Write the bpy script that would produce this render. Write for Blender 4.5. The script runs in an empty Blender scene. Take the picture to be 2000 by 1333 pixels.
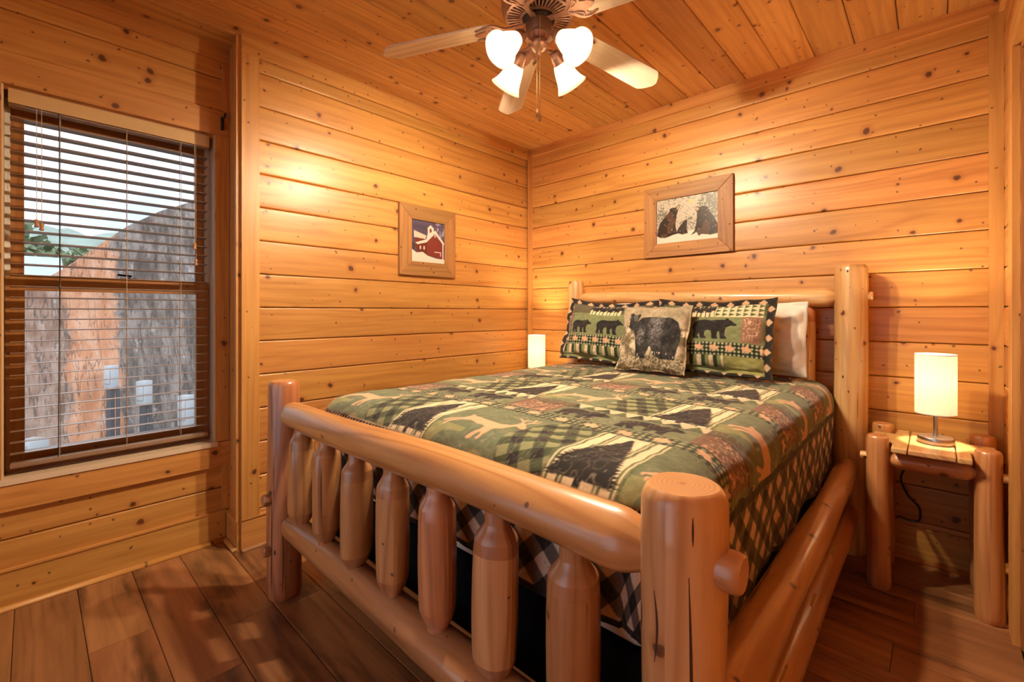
import bpy, math, random
import numpy as np
from mathutils import Vector, Matrix

random.seed(7)
rng = np.random.default_rng(11)
S = bpy.context.scene
COL = S.collection

# ------------------------------------------------------------------ camera, sky, sun, exposure
RES = (2000, 1333)
cam_d = bpy.data.cameras.new('camera')
cam = bpy.data.objects.new('camera', cam_d)
COL.objects.link(cam)
S.camera = cam
cam_d.sensor_fit = 'HORIZONTAL'
cam_d.sensor_width = 36.0
cam_d.lens = 36.0 * 879.0 / RES[0]
cam_d.shift_x = 0.0
cam_d.shift_y = -(666.5 - 610.0) / RES[0]
cam_d.clip_start = 0.02
YAW = math.atan2(822, 879)
cam.location = (2.4619, -2.8423, 1.1626)
cam.rotation_euler = (math.pi / 2, 0, YAW)

S.view_settings.view_transform = 'Standard'
S.view_settings.look = 'None'
S.view_settings.gamma = 1.0
S.view_settings.use_curve_mapping = False
S.view_settings.exposure = 0.0
S.cycles.max_bounces = 8
S.cycles.diffuse_bounces = 5
S.cycles.glossy_bounces = 3
S.cycles.transmission_bounces = 6
S.cycles.transparent_max_bounces = 8
S.cycles.caustics_reflective = False
S.cycles.caustics_refractive = False
S.cycles.sample_clamp_indirect = 4.0

WORLD_STRENGTH = 1.9
world = bpy.data.worlds.new('sky')
S.world = world
world.use_nodes = True


class NT:
    """small helper around a node tree"""
    def __init__(self, tree):
        self.t = tree
        self.n = tree.nodes
        self.l = tree.links

    def add(self, kind, **kw):
        n = self.n.new(kind)
        for k, v in kw.items():
            setattr(n, k, v)
        return n

    def put(self, sock, v):
        if v is None:
            return
        if isinstance(v, bpy.types.NodeSocket):
            self.l.new(v, sock)
        else:
            if sock.type == 'RGBA' and len(v) == 3:
                v = (*v, 1.0)
            sock.default_value = v

    def math(self, op, a, b=None, c=None, clamp=False):
        n = self.add('ShaderNodeMath', operation=op, use_clamp=clamp)
        self.put(n.inputs[0], a)
        self.put(n.inputs[1], b)
        self.put(n.inputs[2], c)
        return n.outputs[0]

    def mix(self, f, a, b, blend='MIX'):
        n = self.add('ShaderNodeMix', data_type='RGBA', blend_type=blend)
        self.put(n.inputs[0], f)
        self.put(n.inputs[6], a)
        self.put(n.inputs[7], b)
        return n.outputs[2]

    def rng(self, v, a, b, c=0.0, d=1.0, smooth=True):
        n = self.add('ShaderNodeMapRange', interpolation_type='SMOOTHSTEP' if smooth else 'LINEAR')
        for i, x in enumerate((v, a, b, c, d)):
            self.put(n.inputs[i], x)
        return n.outputs[0]

    def comb(self, x, y, z=0.0):
        n = self.add('ShaderNodeCombineXYZ')
        self.put(n.inputs[0], x)
        self.put(n.inputs[1], y)
        self.put(n.inputs[2], z)
        return n.outputs[0]

    def sep(self, v):
        n = self.add('ShaderNodeSeparateXYZ')
        self.put(n.inputs[0], v)
        return n.outputs

    def noise(self, vec, scale=1.0, detail=2.0, rough=0.5, dims='3D'):
        n = self.add('ShaderNodeTexNoise', noise_dimensions=dims)
        self.put(n.inputs['Vector'], vec)
        n.inputs['Scale'].default_value = scale
        n.inputs['Detail'].default_value = detail
        n.inputs['Roughness'].default_value = rough
        return n.outputs['Fac']

    def vor(self, vec, scale=1.0, dims='2D', feature='F1', rand=1.0):
        n = self.add('ShaderNodeTexVoronoi', voronoi_dimensions=dims, feature=feature)
        self.put(n.inputs['Vector'], vec)
        n.inputs['Scale'].default_value = scale
        n.inputs['Randomness'].default_value = rand
        return n


# sky: bright thin cloud, bluer between the clouds
w = NT(world.node_tree)
w.n.clear()
wo = w.add('ShaderNodeOutputWorld')
bg = w.add('ShaderNodeBackground')
tc = w.add('ShaderNodeTexCoord')
cl = w.noise(tc.outputs['Generated'], 3.2, 5.0, 0.55)
clm = w.rng(cl, 0.36, 0.60)
skyc = w.mix(clm, (0.50, 0.66, 0.90), (0.93, 0.96, 1.0))
w.put(bg.inputs[0], skyc)
bg.inputs[1].default_value = WORLD_STRENGTH
w.l.new(bg.outputs[0], wo.inputs[0])

sun_d = bpy.data.lights.new('sun', 'SUN')
sun_d.energy = 1.1
sun_d.angle = math.radians(1.5)
sun_d.color = (1.0, 0.93, 0.82)
sun = bpy.data.objects.new('sun', sun_d)
COL.objects.link(sun)
sun.rotation_euler = Vector((-0.70, 0.22, -0.68)).to_track_quat('-Z', 'Y').to_euler()

BULB = (1.0, 0.82, 0.57)
FAN_GLOW = 3500.0      # emission of each fan bulb
LAMP_GLOW = 1500.0     # emission of each bedside bulb

# ------------------------------------------------------------------ object helpers
ORG = {}


def tag(o, label=None, cat=None, group=None, kind=None):
    if label:
        o['label'] = label
    if cat:
        o['category'] = cat
    if group:
        o['group'] = group
    if kind:
        o['kind'] = kind
    return o


def empty(name, loc, label=None, cat=None, group=None, kind=None, parent=None):
    o = bpy.data.objects.new(name, None)
    COL.objects.link(o)
    o.empty_display_size = 0.05
    loc = Vector(loc)
    ORG[o.name] = loc
    o.location = loc - (ORG[parent.name] if parent else Vector((0, 0, 0)))
    if parent:
        o.parent = parent
    return tag(o, label, cat, group, kind)


def mk(name, verts, faces, mat, parent=None, uv=None, smooth=True, base=None, sharp=None, cols=None):
    """link one mesh object; verts are world coordinates; uv is per vertex"""
    v = np.asarray(verts, dtype=np.float64).reshape(-1, 3)
    if base is None:
        base = ORG[parent.name] if parent else Vector((0, 0, 0))
    else:
        base = Vector(base)
    off = np.array(base)
    me = bpy.data.meshes.new(name)
    if isinstance(faces, np.ndarray):
        vl = (v - off).astype(np.float32)
        nf, k = faces.shape
        me.vertices.add(len(vl))
        me.vertices.foreach_set('co', vl.ravel())
        me.loops.add(nf * k)
        me.loops.foreach_set('vertex_index', faces.astype(np.int32).ravel())
        me.polygons.add(nf)
        me.polygons.foreach_set('loop_start', np.arange(0, nf * k, k, dtype=np.int32))
        me.update(calc_edges=True)
    else:
        me.from_pydata([tuple(p) for p in (v - off)], [], [tuple(f) for f in faces])
    me.validate()
    if uv is not None:
        lay = me.uv_layers.new(name='UVMap')
        idx = np.empty(len(me.loops), dtype=np.int32)
        me.loops.foreach_get('vertex_index', idx)
        lay.data.foreach_set('uv', np.asarray(uv, dtype=np.float32)[idx].ravel())
    if cols is not None:
        a = me.color_attributes.new('col', 'FLOAT_COLOR', 'POINT')
        c4 = np.ones((len(v), 4), dtype=np.float32)
        c4[:, :3] = cols
        a.data.foreach_set('color', c4.ravel())
    if smooth:
        me.polygons.foreach_set('use_smooth', np.ones(len(me.polygons), dtype=bool))
        if sharp:
            me.set_sharp_from_angle(angle=math.radians(sharp))
    for m in (mat if isinstance(mat, (list, tuple)) else [mat]):
        me.materials.append(m)
    o = bpy.data.objects.new(name, me)
    COL.objects.link(o)
    ORG[o.name] = base
    if parent:
        o.parent = parent
        o.location = base - ORG[parent.name]
    else:
        o.location = base
    return o


def copy_tree(o, parent=None, loc=None):
    kids = [c for c in bpy.data.objects if c.parent == o]
    c = o.copy()
    COL.objects.link(c)
    if parent:
        c.parent = parent
    if loc is not None:
        c.location = loc
    for k in kids:
        copy_tree(k, c)
    return c


# geometry pieces: each returns (verts, faces, uv) with lists
def merge(*gs):
    V, F, U = [], [], []
    for g in gs:
        n = len(V)
        V += [tuple(p) for p in g[0]]
        F += [tuple(i + n for i in f) for f in g[1]]
        U += [tuple(p) for p in (g[2] if len(g) > 2 and g[2] is not None else [(0, 0)] * len(g[0]))]
    return V, F, U


def box(lo, hi, uaxis=0, uvoff=None):
    """box with doubled corners per face so that grain UVs stay right; u runs along uaxis"""
    lo, hi = np.array(lo, float), np.array(hi, float)
    V, F, U = [], [], []
    off = uvoff if uvoff is not None else (random.uniform(0, 60), random.uniform(0, 60))
    for ax in range(3):
        a, b = [i for i in range(3) if i != ax]
        for side in (0, 1):
            q = []
            for (s, t) in ((0, 0), (1, 0), (1, 1), (0, 1)):
                p = np.zeros(3)
                p[ax] = hi[ax] if side else lo[ax]
                p[a] = hi[a] if s else lo[a]
                p[b] = hi[b] if t else lo[b]
                q.append(p)
            flip = (side == 0) != (ax == 1)
            n = len(V)
            V += [tuple(p) for p in q]
            F.append((n, n + 1, n + 2, n + 3) if not flip else (n + 3, n + 2, n + 1, n))
            for p in q:
                if ax == uaxis:
                    U.append((p[a] + off[0], p[b] + off[1]))
                else:
                    vax = [i for i in range(3) if i not in (ax, uaxis)][0]
                    U.append((p[uaxis] + off[0], p[vax] + ax * 0.37 + off[1]))
    return V, F, U


def frame_vectors(n):
    n = Vector(n).normalized()
    a = Vector((0, 0, 1)) if abs(n.z) < 0.9 else Vector((1, 0, 0))
    x = a.cross(n).normalized()
    y = n.cross(x).normalized()
    return x, y, n


def tube(p0, p1, prof, seg=28, wob=0.0, caps=True, seed=None, ecc=0.0, xdir=None):
    """round solid along p0->p1. prof: list of (distance fraction or metres, radius). u along axis, v round"""
    p0, p1 = Vector(p0), Vector(p1)
    L = (p1 - p0).length
    x, y, n = frame_vectors(p1 - p0)
    if xdir is not None:
        x = Vector(xdir)
        y = n.cross(x).normalized()
    r0 = random.Random(seed if seed is not None else random.random())
    ph = [r0.uniform(0, 6.28) for _ in range(8)]
    uo, vo = r0.uniform(0, 40), r0.uniform(0, 40)
    V, F, U = [], [], []
    rings = len(prof)
    R0 = max(r for _, r in prof)
    for (s, r) in prof:
        d = s * L
        for j in range(seg + 1):
            a = 2 * math.pi * j / seg
            w_ = 0.0
            if wob:
                w_ = wob * (math.sin(2 * a + ph[0] + d * 3.1) + 0.7 * math.sin(3 * a + ph[1] - d * 4.3) + 0.6 * math.sin(d * 9 + ph[2]) + 0.5 * math.sin(5 * a + ph[3] + d * 6)) * min(1.0, r / R0)
            rr = r + w_
            dx = wob * 1.2 * math.sin(d * 4.1 + ph[4])
            dy = wob * 1.2 * math.sin(d * 3.7 + ph[5])
            p = p0 + n * d + x * (rr * math.cos(a) + dx) + y * (rr * (1 - ecc) * math.sin(a) + dy)
            V.append(tuple(p))
            U.append((d + uo, a * R0 + vo))
    k = seg + 1
    for i in range(rings - 1):
        for j in range(seg):
            F.append((i * k + j, i * k + j + 1, (i + 1) * k + j + 1, (i + 1) * k + j))
    if caps:
        for end in (0, rings - 1):
            n0 = len(V)
            s, r = prof[end]
            for j in range(seg):
                p = V[end * k + j]
                V.append(p)
                a = 2 * math.pi * j / seg
                U.append((100 + r * math.cos(a), 100 + r * math.sin(a)))
            f = tuple(range(n0, n0 + seg))
            F.append(f if end else f[::-1])
    return V, F, U


def lathe(cx, cy, prof, seg=32, closed=False):
    """prof: list of (r, z) in world z"""
    V, F, U = [], [], []
    for (r, z) in prof:
        for j in range(seg):
            a = 2 * math.pi * j / seg
            V.append((cx + r * math.cos(a), cy + r * math.sin(a), z))
            U.append((a * 0.1, z))
    for i in range(len(prof) - 1):
        for j in range(seg):
            j2 = (j + 1) % seg
            F.append((i * seg + j, i * seg + j2, (i + 1) * seg + j2, (i + 1) * seg + j))
    return V, F, U


def path_tube(pts, r, seg=8):
    """thin tube through points"""
    V, F, U = [], [], []
    P = [Vector(p) for p in pts]
    px = None
    for i, p in enumerate(P):
        t = (P[min(i + 1, len(P) - 1)] - P[max(i - 1, 0)]).normalized()
        if px is None:
            px = frame_vectors(t)[0]
        px = (px - t * px.dot(t)).normalized()
        py = t.cross(px)
        for j in range(seg):
            a = 2 * math.pi * j / seg
            V.append(tuple(p + px * r * math.cos(a) + py * r * math.sin(a)))
            U.append((i * 0.01, a))
    for i in range(len(P) - 1):
        for j in range(seg):
            j2 = (j + 1) % seg
            F.append((i * seg + j, i * seg + j2, (i + 1) * seg + j2, (i + 1) * seg + j))
    F.append(tuple(range(seg))[::-1])
    n = (len(P) - 1) * seg
    F.append(tuple(range(n, n + seg)))
    return V, F, U


def smooth_path(pts, n=8):
    P = [Vector(p) for p in pts]
    out = []
    for i in range(len(P) - 1):
        a, b, c, d = P[max(i - 1, 0)], P[i], P[i + 1], P[min(i + 2, len(P) - 1)]
        for k in range(n):
            t = k / n
            out.append(0.5 * ((2 * b) + (c - a) * t + (2 * a - 5 * b + 4 * c - d) * t * t + (3 * b - a - 3 * c + d) * t ** 3))
    out.append(P[-1])
    return out


def prism(poly, z0, z1, M=None, bevel=0.0):
    """extrude a 2-D polygon (counter-clockwise) from z0 to z1, then transform by M"""
    n = len(poly)
    V = [(p[0], p[1], z0) for p in poly] + [(p[0], p[1], z1) for p in poly]
    U = [(p[0], p[1]) for p in poly] * 2
    F = [tuple(range(n))[::-1], tuple(range(n, 2 * n))]
    for i in range(n):
        j = (i + 1) % n
        F.append((i, j, n + j, n + i))
    if M is not None:
        V = [tuple(M @ Vector(v)) for v in V]
    return V, F, U


def plank(origin, ud, vd, nd, L, W, T, bev=0.0055, crown=0.0009, gap=0.0015, back=0.012):
    """tongue-and-groove board: u along length, v across, n out of the wall; front face at n=0..T"""
    o, ud, vd, nd = Vector(origin), Vector(ud), Vector(vd), Vector(nd)
    w0, w1 = gap, W - gap
    prof = [(w0, -back), (w0, T - bev * 0.9), (w0 + bev * 0.35, T - bev * 0.35), (w0 + bev, T - bev * 0.04)]
    for t in (0.02, 0.16, 0.34, 0.5, 0.66, 0.84, 0.98):
        prof.append((w0 + bev + (w1 - w0 - 2 * bev) * t, T + crown * 4 * t * (1 - t)))
    prof += [(w1 - bev, T - bev * 0.04), (w1 - bev * 0.35, T - bev * 0.35), (w1, T - bev * 0.9), (w1, -back)]
    uo, vo = random.uniform(0, 80), random.uniform(0, 80)
    V, F, U = [], [], []
    for d in (0.0, L):
        for (a, b) in prof:
            V.append(tuple(o + ud * d + vd * a + nd * b))
            U.append((d + uo, a + vo))
    k = len(prof)
    fl = ud.cross(vd).dot(nd) > 0
    for i in range(k - 1):
        f = (i, i + 1, k + i + 1, k + i)
        F.append(f if not fl else f[::-1])
    F.append(tuple(range(k)) if fl else tuple(range(k))[::-1])
    F.append(tuple(range(2 * k - 1, k - 1, -1)) if fl else tuple(range(k, 2 * k)))
    return V, F, U


def put(name, g, mat, parent=None, base=None, smooth=True, sharp=40):
    return mk(name, g[0], g[1], mat, parent, g[2] if len(g) > 2 else None, smooth, base, sharp)


# ------------------------------------------------------------------ materials
def principled(name):
    m = bpy.data.materials.new(name)
    m.use_nodes = True
    t = NT(m.node_tree)
    b = [n for n in t.n if n.type == 'BSDF_PRINCIPLED'][0]
    return m, t, b


def plain(name, col, rough=0.5, metal=0.0, spec=0.5, noise=0.0, nscale=30.0, coat=0.0):
    m, t, b = principled(name)
    b.inputs['Roughness'].default_value = rough
    b.inputs['Metallic'].default_value = metal
    b.inputs['Specular IOR Level'].default_value = spec
    b.inputs['Coat Weight'].default_value = coat
    tcn = t.add('ShaderNodeTexCoord')
    n = t.noise(tcn.outputs['Object'], nscale, 3.0)
    f = t.rng(n, 0.3, 0.7)
    c = t.mix(t.math('MULTIPLY', f, noise), col, tuple(x * 0.55 for x in col))
    t.put(b.inputs['Base Color'], c)
    return m


def wood(name, light, dark, knot=(0.070, 0.020, 0.006), halo=(0.40, 0.14, 0.035), knots=0.5, krad=0.017, cell=0.16,
         rough=0.36, coat=0.35, grain=0.62, bands=0.5, vary=0.22, checks=0.0, smudge=0.0, bump=0.12, gscale=28.0, streak=0.0, pins=0.35, crough=0.26):
    m, t, b = principled(name)
    uvn = t.add('ShaderNodeUVMap')
    uvn.uv_map = 'UVMap'
    u, v, _ = t.sep(uvn.outputs[0])
    wv = t.noise(t.comb(u, v, 0.0), 22.0, 2.0)
    wu = t.math('MULTIPLY', t.math('SUBTRACT', wv, 0.5), 0.022)
    kv = t.comb(t.math('ADD', u, wu), t.math('ADD', t.math('MULTIPLY', v, 1.0), wu), 0.0)
    vo = t.vor(kv, 1.0 / cell)
    d = t.math('MULTIPLY', vo.outputs['Distance'], cell)
    cr, cg, cb = t.sep(vo.outputs['Color'])
    pres = t.rng(cr, 1.0 - knots, 1.0, 0.32, 1.0, smooth=False)
    on = t.math('GREATER_THAN', cr, 1.0 - knots)
    r = t.math('MULTIPLY', t.math('MULTIPLY', t.math('POWER', pres, 1.3), krad), on)
    r = t.math('MAXIMUM', r, 1e-5)
    dr = t.math('DIVIDE', d, r)
    km = t.rng(dr, 1.08, 0.72)
    kc = t.rng(dr, 0.85, 0.1)
    hm = t.math('MULTIPLY', t.rng(dr, 2.6, 0.9), on)
    # grain flows around the knots
    sw = t.math('MULTIPLY', t.math('MULTIPLY', r, 0.9), t.math('EXPONENT', t.math('MULTIPLY', t.math('POWER', t.math('DIVIDE', dr, 2.1), 2.0), -1.0)))
    vg = t.math('ADD', v, sw)
    lo = t.noise(t.comb(t.math('MULTIPLY', u, 0.55), t.math('MULTIPLY', vg, 5.0), 1.7), 1.0, 2.0)
    g1 = t.noise(t.comb(t.math('MULTIPLY', u, 1.3), t.math('MULTIPLY', vg, gscale), 0.0), 1.0, 4.0, 0.6)
    g2 = t.noise(t.comb(t.math('MULTIPLY', u, 6.0), t.math('MULTIPLY', vg, gscale * 7.0), 3.0), 1.0, 2.0)
    ph = t.math('ADD', t.math('MULTIPLY', lo, 55.0), t.math('MULTIPLY', vg, 120.0))
    bd = t.math('POWER', t.math('MULTIPLY_ADD', t.math('SINE', ph), 0.5, 0.5), 3.0)
    f = t.math('ADD', t.math('MULTIPLY', t.rng(g1, 0.3, 0.72), grain), t.math('MULTIPLY', bd, t.math('MULTIPLY', t.rng(lo, 0.25, 0.7), bands)))
    f = t.math('ADD', f, t.math('MULTIPLY', t.math('SUBTRACT', g2, 0.5), 0.25), clamp=True)
    c = t.mix(f, light, dark)
    # broad soft figure: paler sapwood and redder bands along the board
    br = t.noise(t.comb(t.math('MULTIPLY', u, 0.8), t.math('MULTIPLY', vg, 11.0), 6.0), 1.0, 3.0, 0.55)
    c = t.mix(t.math('MULTIPLY', t.rng(br, 0.56, 0.78), 0.45), c, tuple(min(1.0, x * 1.22) for x in light))
    if streak:
        sk = t.noise(t.comb(t.math('MULTIPLY', u, 0.9), t.math('MULTIPLY_ADD', u, 1.6, t.math('MULTIPLY', vg, 13.0)), 2.0), 1.0, 3.0, 0.6)
        c = t.mix(t.math('MULTIPLY', t.rng(sk, 0.50, 0.66), streak), c, tuple(x * 0.62 for x in dark))
    if pins:
        pv = t.vor(kv, 1.0 / 0.085)
        pr, pg, pb = t.sep(pv.outputs['Color'])
        pd = t.math('DIVIDE', t.math('MULTIPLY', pv.outputs['Distance'], 0.085), t.rng(pg, 0.0, 1.0, 0.0028, 0.0065, smooth=False))
        pm = t.math('MULTIPLY', t.rng(pd, 1.25, 0.6), t.math('LESS_THAN', pr, pins))
        c = t.mix(t.math('MULTIPLY', pm, 0.85), c, (0.12, 0.045, 0.018))
    oi = t.add('ShaderNodeObjectInfo')
    tint = t.rng(oi.outputs['Random'], 0.0, 1.0, 1.0 - vary, 1.0 + vary * 0.5, smooth=False)
    hs = t.add('ShaderNodeHueSaturation')
    t.put(hs.inputs['Value'], tint)
    t.put(hs.inputs['Hue'], t.rng(t.math('FRACT', t.math('MULTIPLY', oi.outputs['Random'], 7.31)), 0.0, 1.0, 0.494, 0.506, smooth=False))
    t.put(hs.inputs['Color'], c)
    c = hs.outputs[0]
    if smudge:
        sm = t.noise(t.comb(t.math('MULTIPLY', u, 1.6), t.math('MULTIPLY', v, 7.0), 9.0), 1.0, 4.0, 0.6)
        c = t.mix(t.math('MULTIPLY', t.rng(sm, 0.47, 0.70), smudge), c, tuple(x * 0.25 for x in dark))
    c = t.mix(t.math('MULTIPLY', hm, 0.5), c, halo)
    c = t.mix(t.math('MULTIPLY', km, 0.92), c, t.mix(kc, tuple(x * 1.9 for x in knot), knot))
    if checks:
        ck = t.noise(t.comb(t.math('MULTIPLY', u, 1.1), t.math('MULTIPLY', vg, 46.0), 5.0), 1.0, 1.0)
        ckm = t.rng(ck, 0.80 - 0.05 * checks, 0.84 - 0.05 * checks)
        c = t.mix(ckm, c, (0.045, 0.016, 0.006))
    t.put(b.inputs['Base Color'], c)
    b.inputs['Roughness'].default_value = rough
    b.inputs['Coat Weight'].default_value = coat
    b.inputs['Coat Roughness'].default_value = crough
    bp = t.add('ShaderNodeBump')
    bp.inputs['Strength'].default_value = bump
    bp.inputs['Distance'].default_value = 0.002
    t.put(bp.inputs['Height'], t.math('SUBTRACT', t.math('MULTIPLY', g1, 0.7), t.math('MULTIPLY', km, 0.5)))
    t.put(b.inputs['Normal'], bp.outputs[0])
    return m


M = {}
BOARD = dict(rough=0.42, coat=0.22, crough=0.30, grain=0.58, bands=0.36)
M['pine'] = wood('pine_boards', (0.70, 0.332, 0.086), (0.42, 0.154, 0.030), vary=0.20, **BOARD)
M['pine_ceiling'] = wood('pine_ceiling', (0.73, 0.355, 0.096), (0.43, 0.165, 0.033), vary=0.22, knots=0.55, **BOARD)
M['pine_trim'] = wood('pine_trim', (0.68, 0.335, 0.090), (0.42, 0.160, 0.033), knots=0.35, krad=0.012, vary=0.10, **BOARD)
M['pine_jamb'] = wood('pine_jamb', (0.80, 0.620, 0.430), (0.66, 0.460, 0.280), knots=0.0, vary=0.04, pins=0.0)
M['pine_dark'] = wood('pine_window', (0.42, 0.180, 0.055), (0.29, 0.105, 0.028), knots=0.2, krad=0.010, vary=0.1)
M['floor'] = wood('laminate', (0.42, 0.185, 0.070), (0.215, 0.082, 0.030), knots=0.10, krad=0.016, cell=0.3, rough=0.38, coat=0.0,
                  grain=0.7, bands=0.4, vary=0.26, smudge=0.9, bump=0.05, gscale=18.0, pins=0.0)
LOG = dict(rough=0.40, coat=0.7, crough=0.15, bump=0.3, gscale=17.0, grain=0.7, bands=0.6)
M['log_red'] = wood('log_red', (0.55, 0.235, 0.090), (0.31, 0.108, 0.036), knots=0.30, krad=0.016, cell=0.15, vary=0.20, checks=0.9, streak=0.30, pins=0.2, **LOG)
M['log_post'] = wood('log_post', (0.72, 0.385, 0.165), (0.48, 0.205, 0.068), knots=0.2, krad=0.015, cell=0.15, vary=0.04, checks=1.3, streak=0.12, pins=0.2, **LOG)
M['log_mid'] = wood('log_mid', (0.63, 0.292, 0.108), (0.38, 0.140, 0.042), knots=0.32, krad=0.015, cell=0.15, vary=0.10, checks=1.3, streak=0.14, pins=0.2, **LOG)
M['log_pale'] = wood('log_pale', (0.76, 0.480, 0.205), (0.54, 0.265, 0.085), knots=0.42, krad=0.013, cell=0.14, vary=0.10, checks=0.4, streak=0.55, pins=0.3, **LOG)
M['log_cut'] = wood('whittled_shoulder', (0.52, 0.215, 0.085), (0.34, 0.120, 0.042), knots=0.0, vary=0.14, streak=0.25, pins=0.0, rough=0.34, coat=0.7, bump=0.2, gscale=14.0, bands=0.7)
M['frame_wood'] = wood('rustic_frame', (0.44, 0.215, 0.066), (0.25, 0.105, 0.030), knots=0.5, krad=0.008, cell=0.08, rough=0.55, coat=0.0, vary=0.2, pins=0.2)
M['blade_wood'] = wood('whitewashed_blade', (0.86, 0.70, 0.52), (0.64, 0.46, 0.30), knots=0.0, rough=0.42, coat=0.0, vary=0.03, bands=0.9, gscale=22.0, pins=0.0)


def end_grain_mat():
    m, t, b = principled('log_end_grain')
    uvn = t.add('ShaderNodeUVMap')
    uvn.uv_map = 'UVMap'
    u, v, _ = t.sep(uvn.outputs[0])
    u, v = t.math('SUBTRACT', u, 100.0), t.math('SUBTRACT', v, 100.0)
    n = t.noise(t.comb(u, v, 0.0), 30.0, 2.0)
    r = t.math('SQRT', t.math('ADD', t.math('MULTIPLY', u, u), t.math('MULTIPLY', v, v)))
    ring = t.math('MULTIPLY_ADD', t.math('SINE', t.math('ADD', t.math('MULTIPLY', r, 900.0), t.math('MULTIPLY', n, 9.0))), 0.5, 0.5)
    c = t.mix(t.math('MULTIPLY', ring, 0.5), (0.60, 0.29, 0.11), (0.40, 0.16, 0.055))
    c = t.mix(t.rng(r, 0.010, 0.0, 0.0, 0.6), c, (0.28, 0.10, 0.035))
    t.put(b.inputs['Base Color'], c)
    b.inputs['Roughness'].default_value = 0.36
    b.inputs['Coat Weight'].default_value = 0.5
    return m


M['end_grain'] = end_grain_mat()
M['black_metal'] = plain('black_iron', (0.012, 0.011, 0.010), 0.5)
M['bronze'] = plain('aged_copper', (0.40, 0.21, 0.145), 0.38, 0.55, noise=0.6, nscale=60)
M['bronze_dark'] = plain('dark_bronze', (0.17, 0.085, 0.058), 0.42, 0.35, noise=0.3)
M['check'] = plain('dry_crack', (0.060, 0.022, 0.009), 0.8)
M['knot'] = plain('dark_knot', (0.075, 0.030, 0.014), 0.45, noise=0.5, nscale=80)
M['black_gap'] = plain('dark_gap', (0.02, 0.010, 0.007), 0.9)
M['slat'] = plain('blind_slat', (0.32, 0.20, 0.125), 0.34, noise=0.15, nscale=40, coat=0.5)
M['valance'] = plain('blind_valance', (0.60, 0.37, 0.15), 0.5, noise=0.1)
M['cord'] = plain('blind_cord', (0.55, 0.40, 0.27), 0.8)
M['tassel'] = plain('wood_tassel', (0.50, 0.20, 0.06), 0.4, noise=0.3)
M['white_vinyl'] = plain('pale_vinyl', (0.78, 0.74, 0.66), 0.35)
M['chrome'] = plain('brushed_steel', (0.62, 0.60, 0.58), 0.28, 1.0)
M['cable'] = plain('black_cable', (0.010, 0.010, 0.010), 0.5)
M['linen'] = plain('white_linen', (0.80, 0.74, 0.64), 0.9, noise=0.12, nscale=25)
M['black_cloth'] = plain('black_box_cover', (0.008, 0.007, 0.007), 1.0, spec=0.05)
M['mattress'] = plain('white_mattress', (0.76, 0.70, 0.62), 0.9, noise=0.08)
M['backing'] = plain('wall_backing', (0.10, 0.045, 0.018), 0.9)
M['brass'] = plain('chain_metal', (0.75, 0.55, 0.33), 0.3, 0.9)


def glass_mat():
    m, t, b = principled('window_glass')
    t.n.clear()
    out = t.add('ShaderNodeOutputMaterial')
    tr = t.add('ShaderNodeBsdfTransparent')
    tr.inputs[0].default_value = (0.96, 0.98, 0.98, 1)
    gl = t.add('ShaderNodeBsdfGlossy')
    gl.inputs['Roughness'].default_value = 0.02
    fr = t.add('ShaderNodeFresnel')
    fr.inputs[0].default_value = 1.45
    mx = t.add('ShaderNodeMixShader')
    t.l.new(fr.outputs[0], mx.inputs[0])
    t.l.new(tr.outputs[0], mx.inputs[1])
    t.l.new(gl.outputs[0], mx.inputs[2])
    t.l.new(mx.outputs[0], out.inputs[0])
    return m


M['glass'] = glass_mat()


def glow_mat(name, base, emit, strength, trans=0.5):
    """lit lamp glass or fabric: translucent, with the light of the bulb in it"""
    m, t, b = principled(name)
    t.n.clear()
    out = t.add('ShaderNodeOutputMaterial')
    df = t.add('ShaderNodeBsdfDiffuse')
    tl = t.add('ShaderNodeBsdfTranslucent')
    t.put(df.inputs[0], base)
    t.put(tl.inputs[0], base)
    mx = t.add('ShaderNodeMixShader')
    mx.inputs[0].default_value = trans
    t.l.new(df.outputs[0], mx.inputs[1])
    t.l.new(tl.outputs[0], mx.inputs[2])
    em = t.add('ShaderNodeEmission')
    t.put(em.inputs[0], emit)
    em.inputs[1].default_value = strength
    ad = t.add('ShaderNodeAddShader')
    t.l.new(mx.outputs[0], ad.inputs[0])
    t.l.new(em.outputs[0], ad.inputs[1])
    t.l.new(ad.outputs[0], out.inputs[0])
    return m


M['shade_glass'] = glow_mat('lit_frosted_glass', (0.94, 0.90, 0.80), (1.0, 0.86, 0.60), 0.30, 0.80)
M['bulb'] = glow_mat('lit_bulb', (0.9, 0.9, 0.9), BULB, FAN_GLOW)
M['lamp_bulb'] = glow_mat('lit_lamp_bulb', (0.9, 0.9, 0.9), (1.0, 0.78, 0.50), LAMP_GLOW)
M['lamp_shade'] = glow_mat('lit_fabric_shade', (0.80, 0.75, 0.64), (1.0, 0.80, 0.52), 0.30)


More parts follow.
